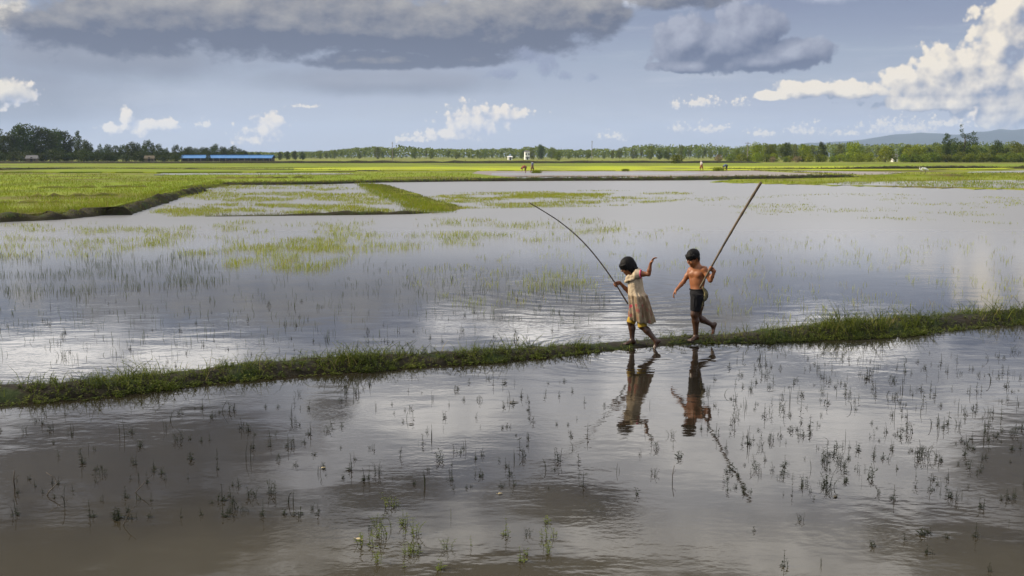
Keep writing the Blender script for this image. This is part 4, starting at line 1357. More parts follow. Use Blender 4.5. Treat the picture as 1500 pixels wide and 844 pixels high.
# legs: left one stands, right one swings behind
hipL, hipR = cB(712, 425, -.02), cB(716, 425, .07)
knL, anL = cB(680, 548, -.03), cB(692, 688, .0)
anL[2] = .092
S.chain([hipL, (hipL + knL) / 2, knL], [.072, .060, .046], .03)
S.chain([knL, knL * .68 + anL * .32 + A3((.012, .008, 0)), anL], [.044, .046, .027], .02)
add_foot(S, anL, (-.85, -.52, -.05), (0, 0, 1), .95)
knR, anR = cB(706, 562, .08), cB(812, 626, .10)
S.chain([hipR, (hipR + knR) / 2, knR], [.070, .058, .045], .03)
S.chain([knR, knR * .66 + anR * .34 + A3((0, .005, -.008)), anR], [.043, .044, .026], .02)
add_foot(S, anR, (-.32, -.12, -.94), (-.90, -.1, .38), .95)
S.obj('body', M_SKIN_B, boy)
add_eyes(hB, fB, HB, boy, M_EYE)

S = SDF(hB - .2, hB + .2, .0042)                               # hair: a thick dark bowl
f, l, u = frB
S.ell(WB(-.010, 0, .036), A3((.101, .083, .090)) * HB, frB, .01)
S.ell(WB(.100, 0, -.042), A3((.080, .10, .074)) * HB, frB, .012, 'sub')
for b in (-1, 1):
    S.ell(WB(.018, b * .095, -.040), A3((.045, .040, .042)) * HB, frB, .008, 'sub')
S.plane(WB(0, 0, -.052), -u)
rh = np.random.default_rng(3)
for i in range(46):
    a = rh.uniform(-1.25, 1.25)
    top = WB(.094 * math.cos(a), .080 * math.sin(a), .055 + rh.uniform(-.01, .01))
    low = WB(.098 * math.cos(a) + .004, .084 * math.sin(a), .022 - .012 * abs(a) + rh.uniform(-.014, .010))
    S.cone(top, low, .010, .0030, .004)
for i in range(30):
    a = rh.uniform(1.7, 4.6)
    S.cone(WB(.085 * math.cos(a), .078 * math.sin(a), .0), WB(.088 * math.cos(a), .078 * math.sin(a), -.050 + rh.uniform(-.012, .012)), .012, .003, .004)
S.obj('hair', M_HAIR, boy, disp=hair_disp(110, .0028, 1.0))

S = SDF((-.2, -.22, .3), (.25, .26, .85), .0055)                # black shorts
S.ell(cB(708, 392, .02), (.096, .108, .10), (chf, chl, chu), .03)
S.ell(cB(745, 412, .0), (.064, .066, .080), None, .04)
S.cone(cB(706, 400, -.02), cB(686, 524, -.03), .094, .064, .03, flat=True)
S.cone(cB(712, 400, .07), cB(702, 520, .08), .090, .062, .03, flat=True)
for i in range(9):                                              # folds
    a0 = rh.uniform(-.06, .08)
    p = cB(680 + i * 9, 405 + rh.uniform(0, 40), -.11 + rh.uniform(-.01, .02))
    S.cone(p, p + A3((rh.uniform(-.02, .02), .01, -.12)), .006, .004, .012)
S.plane(cB(700, 362, .0), (-.05, 0, 1))
sh = S.obj('shorts', M_BLACKCL, boy)
m = MB()                                                        # rolled waistband
pts = [cB(702, 367, .02) + chf * .078 * math.cos(t) + chl * .101 * math.sin(t) for t in np.linspace(0, 2 * math.pi, 33)]
m.tube(pts, .0085, 6, cap=False); m.build('waistband', M_BLACKCL, sh, smooth=True)
S = SDF((-.1, -.25, .4), (.3, .1, .85), .005)                   # faded cloth tucked at the hip, hanging down his side
S.chain([cB(742, 352, -.105), cB(762, 392, -.095), cB(752, 440, -.095), cB(736, 492, -.10)], [.011, .016, .015, .007], .012)
S.chain([cB(748, 360, -.10), cB(772, 400, -.075), cB(768, 440, -.08)], [.010, .012, .006], .012)
S.obj('cloth_strip', M_STRIPE, boy)

# ------------------------------------------------------------------ the girl
gG = G(926, 506.0, .02)
YG = gG.y
rootG = Vector((gG.x, gG.y, 0.0))
def cG(cx, cyy, dy=0.0):
    return A3(P(880 + cx / 4.964, 350 + cyy / 4.964, YG + dy)) - A3(rootG)
girl = empty('person', rootG)
tag(girl, 'girl in a pale flowered dress and yellow leggings, leaning forward with one arm raised', 'person')
S = SDF((-.36, -.36, -.05), (.42, .36, 1.30), .0046)
hG, fG = cG(196, 196, .02), (-.86, -.24, -.45)
HG = .93
WG, frG = add_head(S, hG, fG, HG)
neckG = cG(232, 245, .03)
S.chain([cG(218, 215, .02), neckG, cG(248, 268, .03)], [.044, .042, .055], .03)
gf = unit((-.93, -.18, -.32)); gl = unit((.19, -.98, 0)); gu = np.cross(gf, gl)
S.ell(cG(252, 300, .03), (.074, .098, .12), (gf, gl, gu), .04)
S.ell(cG(258, 360, .03), (.070, .088, .11), (gf, gl, gu), .04)
S.ell(cG(268, 430, .02), (.082, .092, .10), (gf, gl, gu), .04)
sL, sR = cG(262, 255, -.07), cG(240, 262, .13)
S.cone(neckG + A3((0, 0, -.02)), sL, .042, .040, .04); S.cone(neckG + A3((0, 0, -.02)), sR, .04, .038, .04)
# left arm raised behind
eL, wL = cG(348, 256, -.12), cG(362, 182, -.14)
S.chain([sL, (sL + eL) / 2, eL], [.038, .032, .026], .02)
S.chain([eL, eL * .6 + wL * .4, wL], [.026, .0255, .0175], .015)
add_hand(S, wL, (.42, -.1, .90), (.75, -.35, -.30), None, (.30, .55, .45), -1, .82, .22, 1.0)
# right arm forward with the rod
rodA = A3(P(903, 418, YG + .17)) - A3(rootG)
rodB = A3(P(920, 445, YG + .16)) - A3(rootG)
rax = unit(rodA - rodB)
wR_ = grip_hand(S, rodA + rax * .01, rax, (-.75, .1, .1), (0, -1, .2), .009, 1, .82)
eR = cG(205, 388, .20)
S.chain([sR, (sR + eR) / 2, eR], [.036, .031, .026], .02)
S.chain([eR, eR * .6 + wR_ * .4, wR_], [.026, .025, .0175], .015)
# legs: right one forward and upright, left one trailing
hR_, hL_ = cG(258, 470, .07), cG(275, 470, -.04)
kF, aF = cG(217, 606, .03), cG(229, 722, .02)
aF[2] = .085
S.chain([hR_, (hR_ + kF) / 2, kF], [.070, .058, .044], .03)
S.chain([kF, kF * .68 + aF * .32 + A3((.012, .006, 0)), aF], [.042, .043, .026], .02)
add_foot(S, aF, (-.95, -.25, -.05), (0, 0, 1), .92)
kT, aT = cG(298, 632, -.06), cG(402, 744, -.12)
S.chain([hL_, (hL_ + kT) / 2, kT], [.070, .058, .045], .03)
S.chain([kT, kT * .66 + aT * .34 + A3((.006, 0, .008)), aT], [.043, .043, .026], .02)
add_foot(S, aT, (-.62, -.18, -.76), (-.70, -.05, .70), .92)
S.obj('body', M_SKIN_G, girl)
add_eyes(hG, fG, HG, girl, M_EYE)

S = SDF(hG - .22, hG + .22, .0042)                              # bobbed black hair with a fringe
f, l, u = frG
S.ell(WG(-.012, 0, .033), A3((.103, .086, .092)) * HG, frG, .01)
S.ell(WG(-.062, 0, -.030), A3((.056, .082, .062)) * HG, frG, .03)
for b in (-1, 1):
    S.ell(WG(.000, b * .070, -.020), A3((.050, .022, .060)) * HG, frG, .02)
S.ell(WG(.105, 0, -.050), A3((.078, .11, .082)) * HG, frG, .012, 'sub')
S.plane(WG(0, 0, -.088), -u)
for i in range(60):
    a = rh.uniform(-1.15, 1.15)
    S.cone(WG(.098 * math.cos(a), .086 * math.sin(a), .05), WG(.106 * math.cos(a), .090 * math.sin(a), .010 - .03 * abs(a) + rh.uniform(-.018, .010)), .010, .003, .004)
for i in range(70):
    a = rh.uniform(1.2, 5.08)
    S.cone(WG(.085 * math.cos(a) - .01, .086 * math.sin(a), -.02), WG(.100 * math.cos(a) - .015, .092 * math.sin(a), -.085 + rh.uniform(-.03, .016)), .012, .0028, .004)
S.obj('hair', M_HAIR, girl, disp=hair_disp(100, .0032, 4.0))

S = SDF((-.26, -.22, .18), (.26, .24, .62), .0055)               # yellow leggings to the knee
S.cone(cG(252, 520, .06), kF + A3((0, 0, -.015)), .066, .056, .02, flat=True)
S.cone(cG(282, 520, -.045), kT + (aT - kT) * .06, .066, .058, .02, flat=True)
S.obj('leggings', M_YEL, girl)

def mat_dress():
    m, nt, b = new_mat('flowered_dress_cloth')
    tc = nt.n('ShaderNodeTexCoord')
    v = tc.outputs['Object']
    c = nt.mixc(nt.smooth(nt.noise(v, 16.0, 5.0, .65), .3, .7), (.46, .375, .265), (.34, .265, .175))
    sp = nt.n('ShaderNodeSeparateXYZ'); nt.link(v, sp.inputs[0])
    z = X(nt, sp.outputs[2])
    mp = nt.n('ShaderNodeMapping'); mp.inputs['Scale'].default_value = (1, 1, .25); nt.link(v, mp.inputs[0])
    st = nt.smooth(nt.noise(mp.outputs[0], 34.0, 3.0, .6), .52, .68)
    c = nt.mixc(st * .35, c, (.27, .20, .13))
    vo = nt.n('ShaderNodeTexVoronoi'); vo.inputs['Scale'].default_value = 15.0; nt.link(v, vo.inputs['Vector'])
    d = X(nt, vo.outputs['Distance']) + nt.noise(v, 60.0, 2.0, .5) * .35
    cs_ = nt.n('ShaderNodeSeparateColor'); nt.link(vo.outputs['Color'], cs_.inputs[0])
    keep = nt.m('GREATER_THAN', X(nt, cs_.outputs[0]), .38)
    low = nt.smooth(z, .67, .70, 1.0, 0.0)
    spot = nt.smooth(d, .50, .58, 1.0, 0.0) * keep * low
    c = nt.mixc(spot, c, (.46, .025, .09))
    leafs = nt.smooth(d, .72, .76, 1.0, 0.0) * nt.smooth(d, .62, .64) * keep * low
    c = nt.mixc(leafs * .5, c, (.16, .12, .06))
    hem = nt.smooth(z + nt.noise(v, 11.0, 3.0, .6) * .12, .42, .53, 1.0, 0.0)
    c = nt.mixc(nt.smooth(z, .655, .675, 1.0, 0.0) * nt.m('MULTIPLY_ADD', nt.smooth(nt.noise(mp.outputs[0], 20.0, 3.0, .6), .38, .62), .55, .38), c, (.115, .075, .042))
    c = nt.mixc(hem * .6, c, (.14, .112, .066))
    nt.link(c, b.inputs['Base Color'])
    b.inputs['Roughness'].default_value = .9
    b.inputs['Specular IOR Level'].default_value = .15
    bn = nt.n('ShaderNodeBump'); bn.inputs['Strength'].default_value = .9; bn.inputs['Distance'].default_value = .018
    nt.link(nt.noise(v, 24.0, 5.0, .6, 1.2).s, bn.inputs['Height']); nt.link(bn.outputs[0], b.inputs['Normal'])
    return m
M_DRESS = mat_dress()
M_PINK = mat_var('pink_trim_cloth', (.42, .05, .11), (.55, .10, .17), scale=40, rough=.9)
M_COLLAR = mat_var('cream_collar_cloth', (.44, .365, .26), (.33, .255, .17), scale=22, rough=.9, bump=.6, bscale=50, bdist=.01)

# rings down the dress: (left x, right x, y, depth half-width, pleat depth, dy)
DR = [(214, 286, 236, .078, 0.0, .03), (203, 296, 250, .100, .01, .03), (197, 302, 285, .104, .015, .03), (197, 308, 330, .100, .02, .03), (199, 314, 370, .098, .03, .025), (199, 318, 388, .100, .05, .02),
      (198, 338, 412, .124, .10, .015), (201, 352, 460, .140, .13, .01), (203, 368, 515, .156, .15, .005), (204, 386, 570, .168, .16, 0), (207, 394, 594, .172, .16, 0)]
NR, NS = 46, 120
vs = []
key = np.linspace(0, 1, len(DR))
tt = np.linspace(0, 1, NR)
arr = np.array(DR, float)
rows_ = np.stack([np.interp(tt, key, arr[:, i]) for i in range(6)], 1)
for i, (xl, xr, yy, dep, pl, dy) in enumerate(rows_):
    a_, b_ = cG(xl, yy, dy), cG(xr, yy, dy)
    c0 = (a_ + b_) / 2
    hw = (b_[0] - a_[0]) / 2
    for k in range(NS):
        th_ = 2 * math.pi * k / NS
        ph = th_ + .25 * mnoise.noise(Vector((math.cos(th_) * 2, math.sin(th_) * 2, 3.0))) + .05 * tt[i]
        fold = math.sin(13 * ph) * .55 + math.sin(7 * ph + 1.3) * .35 + .5 * mnoise.noise(Vector((math.cos(th_) * 3.3, math.sin(th_) * 3.3, tt[i] * 2.2)))
        r = 1 + pl * (fold - .35) + .012 * mnoise.noise(Vector((k * .35, i * .30, 7)))
        # the hem swings lower at the back and nearer side
        sag = -.022 * max(0, tt[i] - .55) / .45 * (math.cos(th_) * 1.0 - .5 * math.sin(th_)) - .010 * pl * fold / .13 * max(0, tt[i] - .7)
        lean_ = .03 * math.sin(th_) * 0
        vs.append(c0 + A3((math.cos(th_) * hw * r, math.sin(th_) * dep * r, sag)))
fs = []
for i in range(NR - 1):
    for k in range(NS):
        k2 = (k + 1) % NS
        fs.append((i * NS + k, (i + 1) * NS + k, (i + 1) * NS + k2, i * NS + k2))
dress = mesh_obj('dress', vs, fs, M_DRESS, girl, True)
md = dress.modifiers.new('thick', 'SOLIDIFY'); md.thickness = .004; md.offset = -1
for nm, a_, e_ in (('sleeve', sL, eL), ('sleeve', sR, eR)):
    S = SDF(np.minimum(a_, e_) - .12, np.maximum(a_, e_) + .12, .005)
    S.cone(a_ - (e_ - a_) * .12, a_ + (e_ - a_) * .34, .060, .050, .01, flat=True)
    S.ell(a_ - A3((0, 0, .01)), (.056, .056, .05), None, .02)
    sl_ = S.obj(nm, M_COLLAR, dress)
    ax_ = unit(e_ - a_); p_ = a_ + (e_ - a_) * .34
    s1 = unit(np.cross(ax_, (0, 0, 1) if abs(ax_[2]) < .9 else (1, 0, 0))); s2 = np.cross(ax_, s1)
    m = MB(); m.tube([p_ + (s1 * math.cos(t) + s2 * math.sin(t)) * .051 for t in np.linspace(0, 2 * math.pi, 25)], .008, 6, cap=False)
    m.build('sleeve_trim', M_PINK, dress, smooth=True)
S = SDF(neckG - .2, neckG + .2, .005)                            # loose scarf-like collar
ring = [neckG + A3((.002, .0, -.018)) + (gf * math.cos(t) * .082 + gl * math.sin(t) * .080 + gu * (-.030 * math.cos(t) + .010 * math.sin(3 * t))) for t in np.linspace(0, 2 * math.pi, 19)]
S.chain(ring, [.019 + .005 * math.sin(2.3 * i) for i in range(19)], .012)
ring2 = [p + A3((-.006, 0, -.026)) + (p - neckG) * .18 for p in ring]
S.chain(ring2, [.016 + .005 * math.cos(1.7 * i) for i in range(19)], .012)
S.chain([cG(205, 268, -.02), cG(196, 292, -.01), cG(200, 305, .02)], [.018, .016, .008], .02)
S.obj('collar', M_COLLAR, dress)

# ------------------------------------------------------------------ poles they carry
M_BAMB = mat_var('weathered_bamboo', (.060, .042, .022), (.115, .080, .042), scale=5, rough=.6, spec=.3, c3=(.035, .027, .018), s3=.9)
M_RODB = mat_var('dark_rod_wood', (.045, .034, .024), (.075, .058, .04), scale=8, rough=.65)
def pole_obj(name, pts, r0, r1, mat, nodes, label):
    base = Vector(pts[0])
    pts = [Vector(p) - base for p in pts]
    m = MB()
    fine = []
    for i in range(len(pts) - 1):
        for j in range(8):
            fine.append(pts[i].lerp(pts[i + 1], j / 8))
    fine.append(pts[-1])
    N = len(fine)
    rad = []
    for i in range(N):
        t = i / (N - 1)
        rad.append((r0 + (r1 - r0) * t) * (1.0 + (.18 if i % nodes == 0 and 0 < i < N - 1 else 0)))
    m.tube(fine, rad, 10)
    o = m.build(name, mat, None, True, base)
    tag(o, label, 'pole')
    return o
RB = A3(rootB); RGv = A3(rootG)
bend_ = [Vector(poleLow + (poleTop - poleLow) * t + A3((-.012, 0, .004)) * math.sin(math.pi * t) + RB) for t in np.linspace(0, 1, 6)]
pole_obj('bamboo_pole', bend_, .0115, .0175, M_BAMB, 7, 'straight thick bamboo pole held up by the shirtless boy')
rp_ = [(920, 445.5, .16), (911.5, 432, .165), (903, 418, .17), (888, 396, .18), (868, 370, .20), (846, 346.5, .22), (820, 325, .25), (797, 310, .27), (776, 297.5, .30)]
def smooth_pts(p, n):
    p = np.array(p, float); out = []
    for i in range(len(p) - 1):
        p0, p1, p2, p3 = p[max(0, i - 1)], p[i], p[i + 1], p[min(len(p) - 1, i + 2)]
        for j in range(n):
            t = j / n
            out.append(.5 * ((2 * p1) + (-p0 + p2) * t + (2 * p0 - 5 * p1 + 4 * p2 - p3) * t * t + (-p0 + 3 * p1 - 3 * p2 + p3) * t ** 3))
    out.append(p[-1]); return out
pole_obj('fishing_rod', [P(a, b, YG + d) for a, b, d in smooth_pts(rp_, 3)], .0100, .0065, M_RODB, 9, 'thin dark bowed rod held out in front by the girl')

# ------------------------------------------------------------------ workers far out in the paddies
M_SK2 = mat_var('far_brown_skin', (.20, .09, .045), (.24, .11, .055), scale=8, rough=.6)
def cloth(name, c): return mat_var(name, c, tuple(x * .75 for x in c), scale=9, rough=.9)
def worker(px, py, kind, label, top, low, topname, lowname, face=-1, hat=None):
    g = G(px, py, .1)
    r = empty('person', (g.x, g.y, .1))
    tag(r, label, 'person')
    h = .02
    S = SDF((-.75, -.5, -.05), (.75, .5, 1.85), h)
    T = SDF((-.75, -.5, -.05), (.75, .5, 1.85), h)
    Lw = SDF((-.75, -.5, -.05), (.75, .5, 1.85), h)
    fx = face
    if kind == 'bent':
        hip = A3((-.02 * fx, 0, .82)); sh_ = A3((.42 * fx, 0, .78)); hd = A3((.60 * fx, 0, .64))
        S.chain([hip, (hip + sh_) / 2 + A3((0, 0, .08)), sh_], [.15, .15, .14], .06)
        T.chain([hip + A3((.06 * fx, 0, .02)), (hip + sh_) / 2 + A3((0, 0, .08)), sh_], [.175, .18, .165], .06)
        for b in (-1, 1):
            s_ = sh_ + A3((0, b * .15, 0)); e_ = A3((.48 * fx, b * .16, .46)); w_ = A3((.52 * fx, b * .10, .22))
            S.chain([s_, e_, w_], [.06, .045, .035], .03); add_hand(S, w_, (.2 * fx, 0, -1), (-fx, 0, 0), None, (.3, .4, .3), b, 1.0)
            T.cone(s_, s_ + (e_ - s_) * .6, .075, .065, .04)
            k_ = A3((.05 * fx, b * .11, .44)); a_ = A3((-.02 * fx, b * .12, .08))
            S.chain([hip + A3((0, b * .09, -.05)), k_, a_], [.10, .07, .045], .03); add_foot(S, a_, (fx, 0, 0), (0, 0, 1), 1.1)
            Lw.cone(hip + A3((0, b * .07, .02)), k_, .135, .11, .06)
    else:
        hip = A3((0, 0, .84)); sh_ = A3((.05 * fx, 0, 1.30)); hd = A3((.10 * fx, 0, 1.52))
        S.chain([hip, (hip + sh_) / 2, sh_], [.14, .135, .15], .06)
        T.chain([hip + A3((0, 0, .06)), (hip + sh_) / 2, sh_], [.165, .16, .17], .06)
        for b in (-1, 1):
            s_ = sh_ + A3((0, b * .17, .02)); e_ = A3((-.12 * fx, b * .24, 1.05)); w_ = A3((.14 * fx, b * .20, .92))
            S.chain([s_, e_, w_], [.06, .045, .035], .03); add_hand(S, w_, (fx, 0, -.4), (0, -b, 0), None, (.3, .4, .3), b, 1.0)
            T.cone(s_, s_ + (e_ - s_) * .7, .075, .065, .04)
            k_ = A3((.16 * fx * b + .03 * fx, b * .09, .46)); a_ = A3((.20 * fx * b - .05 * fx, b * .10, .09))
            S.chain([hip + A3((0, b * .09, -.05)), k_, a_], [.10, .07, .045], .03); add_foot(S, a_, (fx, 0, 0), (0, 0, 1), 1.1)
            Lw.cone(hip + A3((0, b * .06, .04)), k_ + A3((0, 0, .05)), .14, .12, .06)
    S.cone(sh_, hd, .06, .06, .04)
    S.ell(hd, (.095, .08, .115), None, .02)
    S.cone(hd + A3((.08 * fx, 0, -.01)), hd + A3((.11 * fx, 0, -.04)), .015, .018, .01)
    S.obj('body', M_SK2, r)
    T.obj('shirt', cloth(topname, top), r)
    Lw.obj('wrapped_skirt' if kind != 'bent' else 'trousers', cloth(lowname, low), r)
    m = MB()
    n = 14
    cpt = hd + A3((-.01 * fx, 0, .055))
    if hat is None:
        H_ = SDF(cpt - .16, cpt + .16, .018); H_.ell(cpt, (.108, .095, .075), None, .01); H_.obj('hair', M_HAIR, r)
    else:
        vs = [cpt + A3((0, 0, .10))] + [cpt + A3((.16 * math.cos(2 * math.pi * k / n), .16 * math.sin(2 * math.pi * k / n), -.01)) for k in range(n)]
        m.add(vs, [(0, 1 + k, 1 + (k + 1) % n) for k in range(n)] + [tuple(range(n, 0, -1))]); m.build('hat', hat, r)
    return r
M_HAT = cloth('pale_headcloth', (.42, .36, .28))
worker(779.5, 252.6, 'stand', 'worker in a grey blue top wading upright in the muddy paddy', (.16, .19, .25), (.20, .12, .07), 'grey_blue_cloth', 'brown_wrap_cloth', 1)
worker(770, 253.6, 'bent', 'worker bent double in a brick red top beside the upright one', (.30, .10, .065), (.16, .07, .05), 'brick_red_cloth', 'dark_red_cloth', -1)
worker(1027.5, 250.6, 'stand', 'worker in a white shirt and rust brown wrap walking in the paddy', (.62, .58, .54), (.26, .10, .05), 'white_shirt_cloth', 'rust_wrap_cloth', -1, M_HAT)
worker(1064.5, 250.2, 'bent', 'worker bent over in dark blue clothes beside a bundle of seedlings', (.10, .14, .22), (.035, .04, .055), 'blue_shirt_cloth', 'dark_trouser_cloth', -1)

# bundles of rice seedlings set down in the mud
for (px, py, w_, lab) in ((786, 253.6, .55, 'green bundle of rice seedlings at the feet of the two left workers'), (1053, 250.6, .75, 'green heap of rice seedlings in front of the worker in dark blue'), (916, 250.8, .45, 'small green tuft of seedlings alone in the paddy between the worker pairs')):
    g = G(px, py, .1)
    n = 420
    b = np.concatenate([rt.normal(size=(n, 2)) * w_ * .5, np.zeros((n, 1))], 1)
    v_, f_ = blades(b, rt.uniform(.25, .75, n) * w_ * 1.3, np.full(n, .05), rt.uniform(.1, .8, n), rt)
    tag(mesh_obj('seedling_bundle', v_, f_, M_GRASS, loc=(g.x, g.y, .09)), lab, 'seedlings')

# ------------------------------------------------------------------ egrets
M_EGRET = mat_var('white_feathers', (.78, .78, .76), (.70, .70, .68), scale=8, rough=.85)
M_BEAK = mat_var('yellow_beak', (.55, .35, .05), (.45, .28, .04), scale=8, rough=.5)
M_LEG = mat_var('dark_bird_leg', (.03, .03, .03), (.05, .05, .045), scale=8, rough=.6)
def egret(px, py, s, pose, label):
    g = G(px, py, .1)
    r = empty('egret', (g.x, g.y, .1))
    tag(r, label, 'bird')
    S = SDF(A3((-.7, -.3, -.05)) * s, A3((.7, .3, 1.1)) * s, .015 * s)
    body = A3((0, 0, .50)) * s
    tilt = unit((-1, 0, .35)); up_ = unit((.35, 0, 1))
    S.ell(body, A3((.24, .10, .12)) * s, (tilt, A3((0, 1, 0)), up_), .04)
    S.cone(body + A3((.15, 0, -.04)) * s, body + A3((.36, 0, -.12)) * s, .07 * s, .03 * s, .05)
    if pose == 'up':
        nk = [(-.18, 0, .56), (-.27, 0, .68), (-.22, 0, .80), (-.24, 0, .92), (-.29, 0, .97)]
    else:
        nk = [(-.18, 0, .55), (-.30, 0, .62), (-.36, 0, .56), (-.44, 0, .50), (-.50, 0, .46)]
    nk = [A3(p) * s for p in nk]
    S.chain(nk, [.06 * s, .042 * s, .034 * s, .032 * s, .036 * s], .03)
    S.obj('body', M_EGRET, r)
    hd = nk[-1]; bd = A3((-.16, 0, -.02 if pose == 'up' else -.10)) * s
    m = MB(); m.tube([hd + bd * .15, hd + bd], [.018 * s, .004 * s], 6); m.build('beak', M_BEAK, r)
    for b in (-1, 1):
        m = MB(); m.tube([A3((.02, b * .04, .42)) * s, A3((.05, b * .05, .22)) * s, A3((-.01, b * .05, 0)) * s], .013 * s, 5); m.tube([A3((-.01, b * .05, .005)) * s, A3((-.10, b * .05, .005)) * s], .009 * s, 4)
        m.build('leg', M_LEG, r)
egret(1355, 254.4, 1.25, 'down', 'larger white egret with lowered neck feeding on the green right hand field')
egret(1349, 253.2, .85, 'up', 'smaller white egret with a raised neck just left of the feeding one')
# ------------------------------------------------------------------ weed sprigs standing in the flooded foreground
M_SPRIG = mat_leaf('dark_sprig_leaves', (0.009, 0.012, 0.005), (0.022, 0.028, 0.010), scale=6.0, trans=0.2, rough=0.6)
M_SPRIGG = mat_leaf('green_sprig_leaves', (0.060, 0.085, 0.018), (0.13, 0.145, 0.030), scale=6.0, trans=0.25, rough=0.6)
rs = np.random.default_rng(77)
def sprig_mesh(kind):
    m = MB()
    if kind == 'leafy':
        n = int(rs.integers(1, 4))
        for i in range(n):
            h = rs.uniform(.07, .15) * (1 if i == 0 else .6)
            s = weed_stem(rs, h, rs.uniform(.026, .046), int(rs.integers(2, 5)), rs.uniform(.02, .22))
            dx, dy = rs.normal(size=2) * .025 * (i > 0)
            m.add([(q[0] + dx, q[1] + dy, q[2] - .01) for q in s.v], s.f)
            for k in range(int(rs.integers(1, 4))):               # leaves lying at the water line
                a = rs.uniform(0, 6.28); L = rs.uniform(.025, .045)
                d = Vector((math.cos(a), math.sin(a), .08)); e = Vector((-math.sin(a), math.cos(a), 0))
                c = Vector((dx, dy, .006)); m.add([c, c + d * L * .5 + e * L * .22, c + d * L, c + d * L * .5 - e * L * .22], [(0, 1, 2, 3)])
    elif kind == 'bare':
        for i in range(int(rs.integers(1, 4))):
            h = rs.uniform(.05, .16); a = rs.uniform(0, 6.28); l = rs.uniform(0, .18) * h
            x, y = rs.normal(size=2) * .02
            m.tube([(x, y, -.02), (x + l * .2 * math.cos(a), y + l * .2 * math.sin(a), h * .5), (x + l * math.cos(a), y + l * math.sin(a), h)], [.0028, .0024, .001], 4, cap=False)
    elif kind == 'bent':
        a = rs.uniform(0, 6.28); h = rs.uniform(.08, .14); c, s = math.cos(a), math.sin(a)
        m.tube([(0, 0, -.02), (.012 * c, .012 * s, h * .5), (.03 * c, .03 * s, h * .85), (.06 * c, .06 * s, h * 1.05), (.085 * c, .085 * s, h * 1.0)], [.0032, .003, .0026, .002, .0014], 4, cap=False)
        w = weed_stem(rs, h * .7, .026, 3, .2); m.add([(q[0], q[1], q[2] - .01) for q in w.v], w.f)
    else:                                                          # bushy
        for i in range(5):
            s = weed_stem(rs, rs.uniform(.06, .15), rs.uniform(.028, .044), 4, rs.uniform(.1, .6))
            dx, dy = rs.normal(size=2) * .03
            m.add([(q[0] + dx, q[1] + dy, q[2] - .01) for q in s.v], s.f)
    return m
VAR = {'leafy': [sprig_mesh('leafy') for _ in range(14)], 'bare': [sprig_mesh('bare') for _ in range(8)], 'bent': [sprig_mesh('bent') for _ in range(6)], 'bushy': [sprig_mesh('bushy') for _ in range(6)]}
VMESH = {}
def vmesh(kind, i, mat):
    k = (kind, i, mat.name)
    if k not in VMESH:
        me = bpy.data.meshes.new('weed_sprig')
        me.from_pydata([tuple(map(float, v)) for v in VAR[kind][i].v], [], VAR[kind][i].f)
        me.materials.append(mat)
        VMESH[k] = me
    return VMESH[k]

REG = [  # poly, number, clumpiness threshold, label, green?
    ([(1060, 520), (1500, 510), (1500, 610), (1010, 615)], 230, -.15, 'small dark weed sprig in the thick stand along the right edge of the near water', 0),
    ([(1060, 610), (1500, 610), (1500, 735), (1060, 730)], 200, -.05, 'small dark weed sprig in the thick stand along the right edge of the near water', 0),
    ([(0, 600), (480, 595), (470, 760), (0, 770)], 125, -.2, 'small dark weed sprig scattered on the grey water below the left half of the bank', 0),
    ([(430, 565), (860, 550), (860, 715), (430, 720)], 130, -.15, 'small dark weed sprig on the rippled water below the middle of the bank', 0),
    ([(528, 775), (560, 765), (625, 760), (620, 830), (530, 835)], 17, -2, 'greener leafy sprig in the small clump at the bottom edge, left of the middle', 1),
    ([(1080, 730), (1500, 735), (1500, 838), (1120, 838)], 14, -2, 'lone dark weed sprig on the brown water at the bottom right', 0),
    ([(440, 725), (840, 725), (840, 838), (440, 838)], 16, -2, 'lone weed sprig on the brown shallow water at the bottom middle', 1),
    ([(860, 560), (1080, 560), (1080, 740), (860, 720)], 26, -2, 'small dark weed sprig near the mirror images of the two children', 0),
    ([(0, 440), (560, 440), (560, 540), (0, 545)], 80, -.1, 'small dark weed sprig on the bright water beyond the bank', 0),
    ([(560, 440), (900, 440), (880, 500), (560, 510)], 50, -.1, 'small dark weed sprig on the bright water beyond the bank', 0),
]
items = []
for ri, (poly, n, thr, lab, green) in enumerate(REG):
    pts = scatter(poly, n, thr, 60, 22, 40.0 + ri, rng=rs, soft=.35)
    for p in pts:
        kind = 'bushy' if (green and rs.uniform() < .55) else rs.choice(['leafy', 'leafy', 'leafy', 'leafy', 'leafy', 'leafy', 'leafy', 'bare'])
        if rs.uniform() < .03: kind = 'bent'
        if not green and rs.uniform() < .08: kind = 'bushy'
        sc = rs.choice([rs.uniform(.3, .65), rs.uniform(.45, .95)]) * (1.15 if ri == 4 else 1.0)
        items.append((math.hypot(p[0], p[1]) / sc, p, kind, sc, lab, green))
items.sort(key=lambda t: t[0])
rest = MB()
for i, (q, p, kind, sc, lab, green) in enumerate(items):
    k = int(rs.integers(len(VAR[kind])))
    a = rs.uniform(0, 6.28)
    if i < 296:
        o = bpy.data.objects.new('weed_sprig', vmesh(kind, k, M_SPRIGG if green else M_SPRIG))
        COL.objects.link(o)
        o.location = (p[0], p[1], 0); o.rotation_euler = (0, 0, a); o.scale = (sc, sc, sc * rs.uniform(.85, 1.2))
        tag(o, lab, 'weed', lab.replace('small dark ', '').replace('lone ', '').replace('weed sprig', 'weed sprigs', 1).replace('leafy sprig', 'leafy sprigs', 1))
    else:
        c, s = math.cos(a) * sc, math.sin(a) * sc
        rest.add([(p[0] + v[0] * c - v[1] * s, p[1] + v[0] * s + v[1] * c, v[2] * sc) for v in VAR[kind][k].v], VAR[kind][k].f)
tag(rest.build('water_weeds', M_SPRIG), kind='stuff')

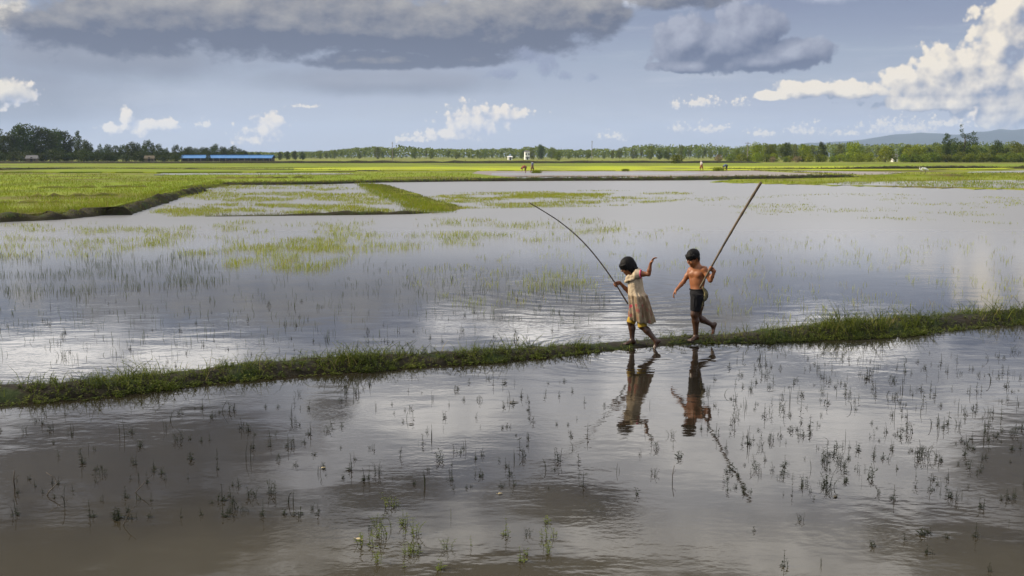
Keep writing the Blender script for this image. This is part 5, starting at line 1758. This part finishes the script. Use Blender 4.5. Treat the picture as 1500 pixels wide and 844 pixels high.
# bent twigs and floating leaves
M_TWIG = mat_var('wet_twig', (.030, .024, .016), (.055, .042, .028), scale=14, rough=.6)
def twig(px, py, pts, r, label):
    g = G(px, py)
    m = MB(); m.tube([(x, 0.3 * y, z) for x, y, z in pts], [r * (1 - .12 * i) for i in range(len(pts))], 5)
    x, y, z = pts[len(pts) // 2]
    m.tube([(x, .3 * y, z), (x + .03, .3 * y + .02, z + .035)], [r * .6, r * .3], 4)
    tag(m.build('twig', M_TWIG, None, True, (g.x, g.y, 0)), label, 'twig')
twig(66, 726, [(0, 0, -.03), (.03, 0, .03), (.075, .1, .075), (.05, .2, .11), (-.01, .2, .15)], .0045, 'crooked dark twig sticking out of the water, left below the bank')
twig(22, 715, [(0, 0, -.03), (-.006, 0, .06), (.004, 0, .13)], .0045, 'short straight dark twig at the far left of the near water')
twig(177, 770, [(0, 0, -.03), (.03, 0, .03), (.05, .1, .08), (.045, 0, .10)], .0035, 'thin leaning twig low on the left of the near water')
twig(985, 705, [(0, 0, -.02), (.0, 0, .05), (.012, 0, .12)], .003, 'thin upright twig below the boy and his mirror image')
twig(195, 722, [(0, 0, -.02), (.06, 0, .05), (.115, .1, .11)], .003, 'slender slanting stalk right of the crooked twig')
M_FLEAF = mat_var('fallen_leaf', (.36, .30, .17), (.28, .22, .12), scale=30, rough=.7)
M_FLEAFD = mat_var('dark_fallen_leaf', (.035, .030, .018), (.06, .05, .03), scale=30, rough=.7)
def fleaf(px, py, L, rz, mat, label):
    g = G(px, py)
    m = MB()
    n = 8
    vs = [(0, 0, .004)]
    for k in range(n):
        t = k / n * 2 * math.pi
        x = math.cos(t) * L * .5; y = math.sin(t) * L * .2 * (1 - .35 * math.cos(t))
        vs.append((x, y, .003 + .010 * (abs(y) / (L * .2)) * .6 + .006 * (x / L) ** 2))
    m.add(vs, [(0, 1 + k, 1 + (k + 1) % n) for k in range(n)])
    m.tube([(-L * .5, 0, .004), (-L * .8, .004, .005)], .0012, 4)
    o = m.build('floating_leaf', mat, None, True, (g.x, g.y, 0))
    o.rotation_euler = (0, 0, rz)
    so = o.modifiers.new('thick', 'SOLIDIFY'); so.thickness = .0015
    tag(o, label, 'leaf')
fleaf(527, 791, .060, -.5, M_FLEAF, 'pale dry leaf floating beside the green clump at the bottom edge')
fleaf(474, 686, .040, .4, M_FLEAF, 'small pale leaf floating left below the middle of the bank')
fleaf(753, 590, .10, .1, M_FLEAFD, 'long dark leaf floating on bright ripples in the middle')
fleaf(603, 622, .05, .2, M_FLEAFD, 'short dark leaf floating among the middle sprigs')
fleaf(1224, 728, .055, .9, M_FLEAFD, 'dark curled leaf floating under the right hand stand of sprigs')
fleaf(733, 724, .035, .3, M_FLEAF, 'tiny pale leaf floating on the bluish ripples')
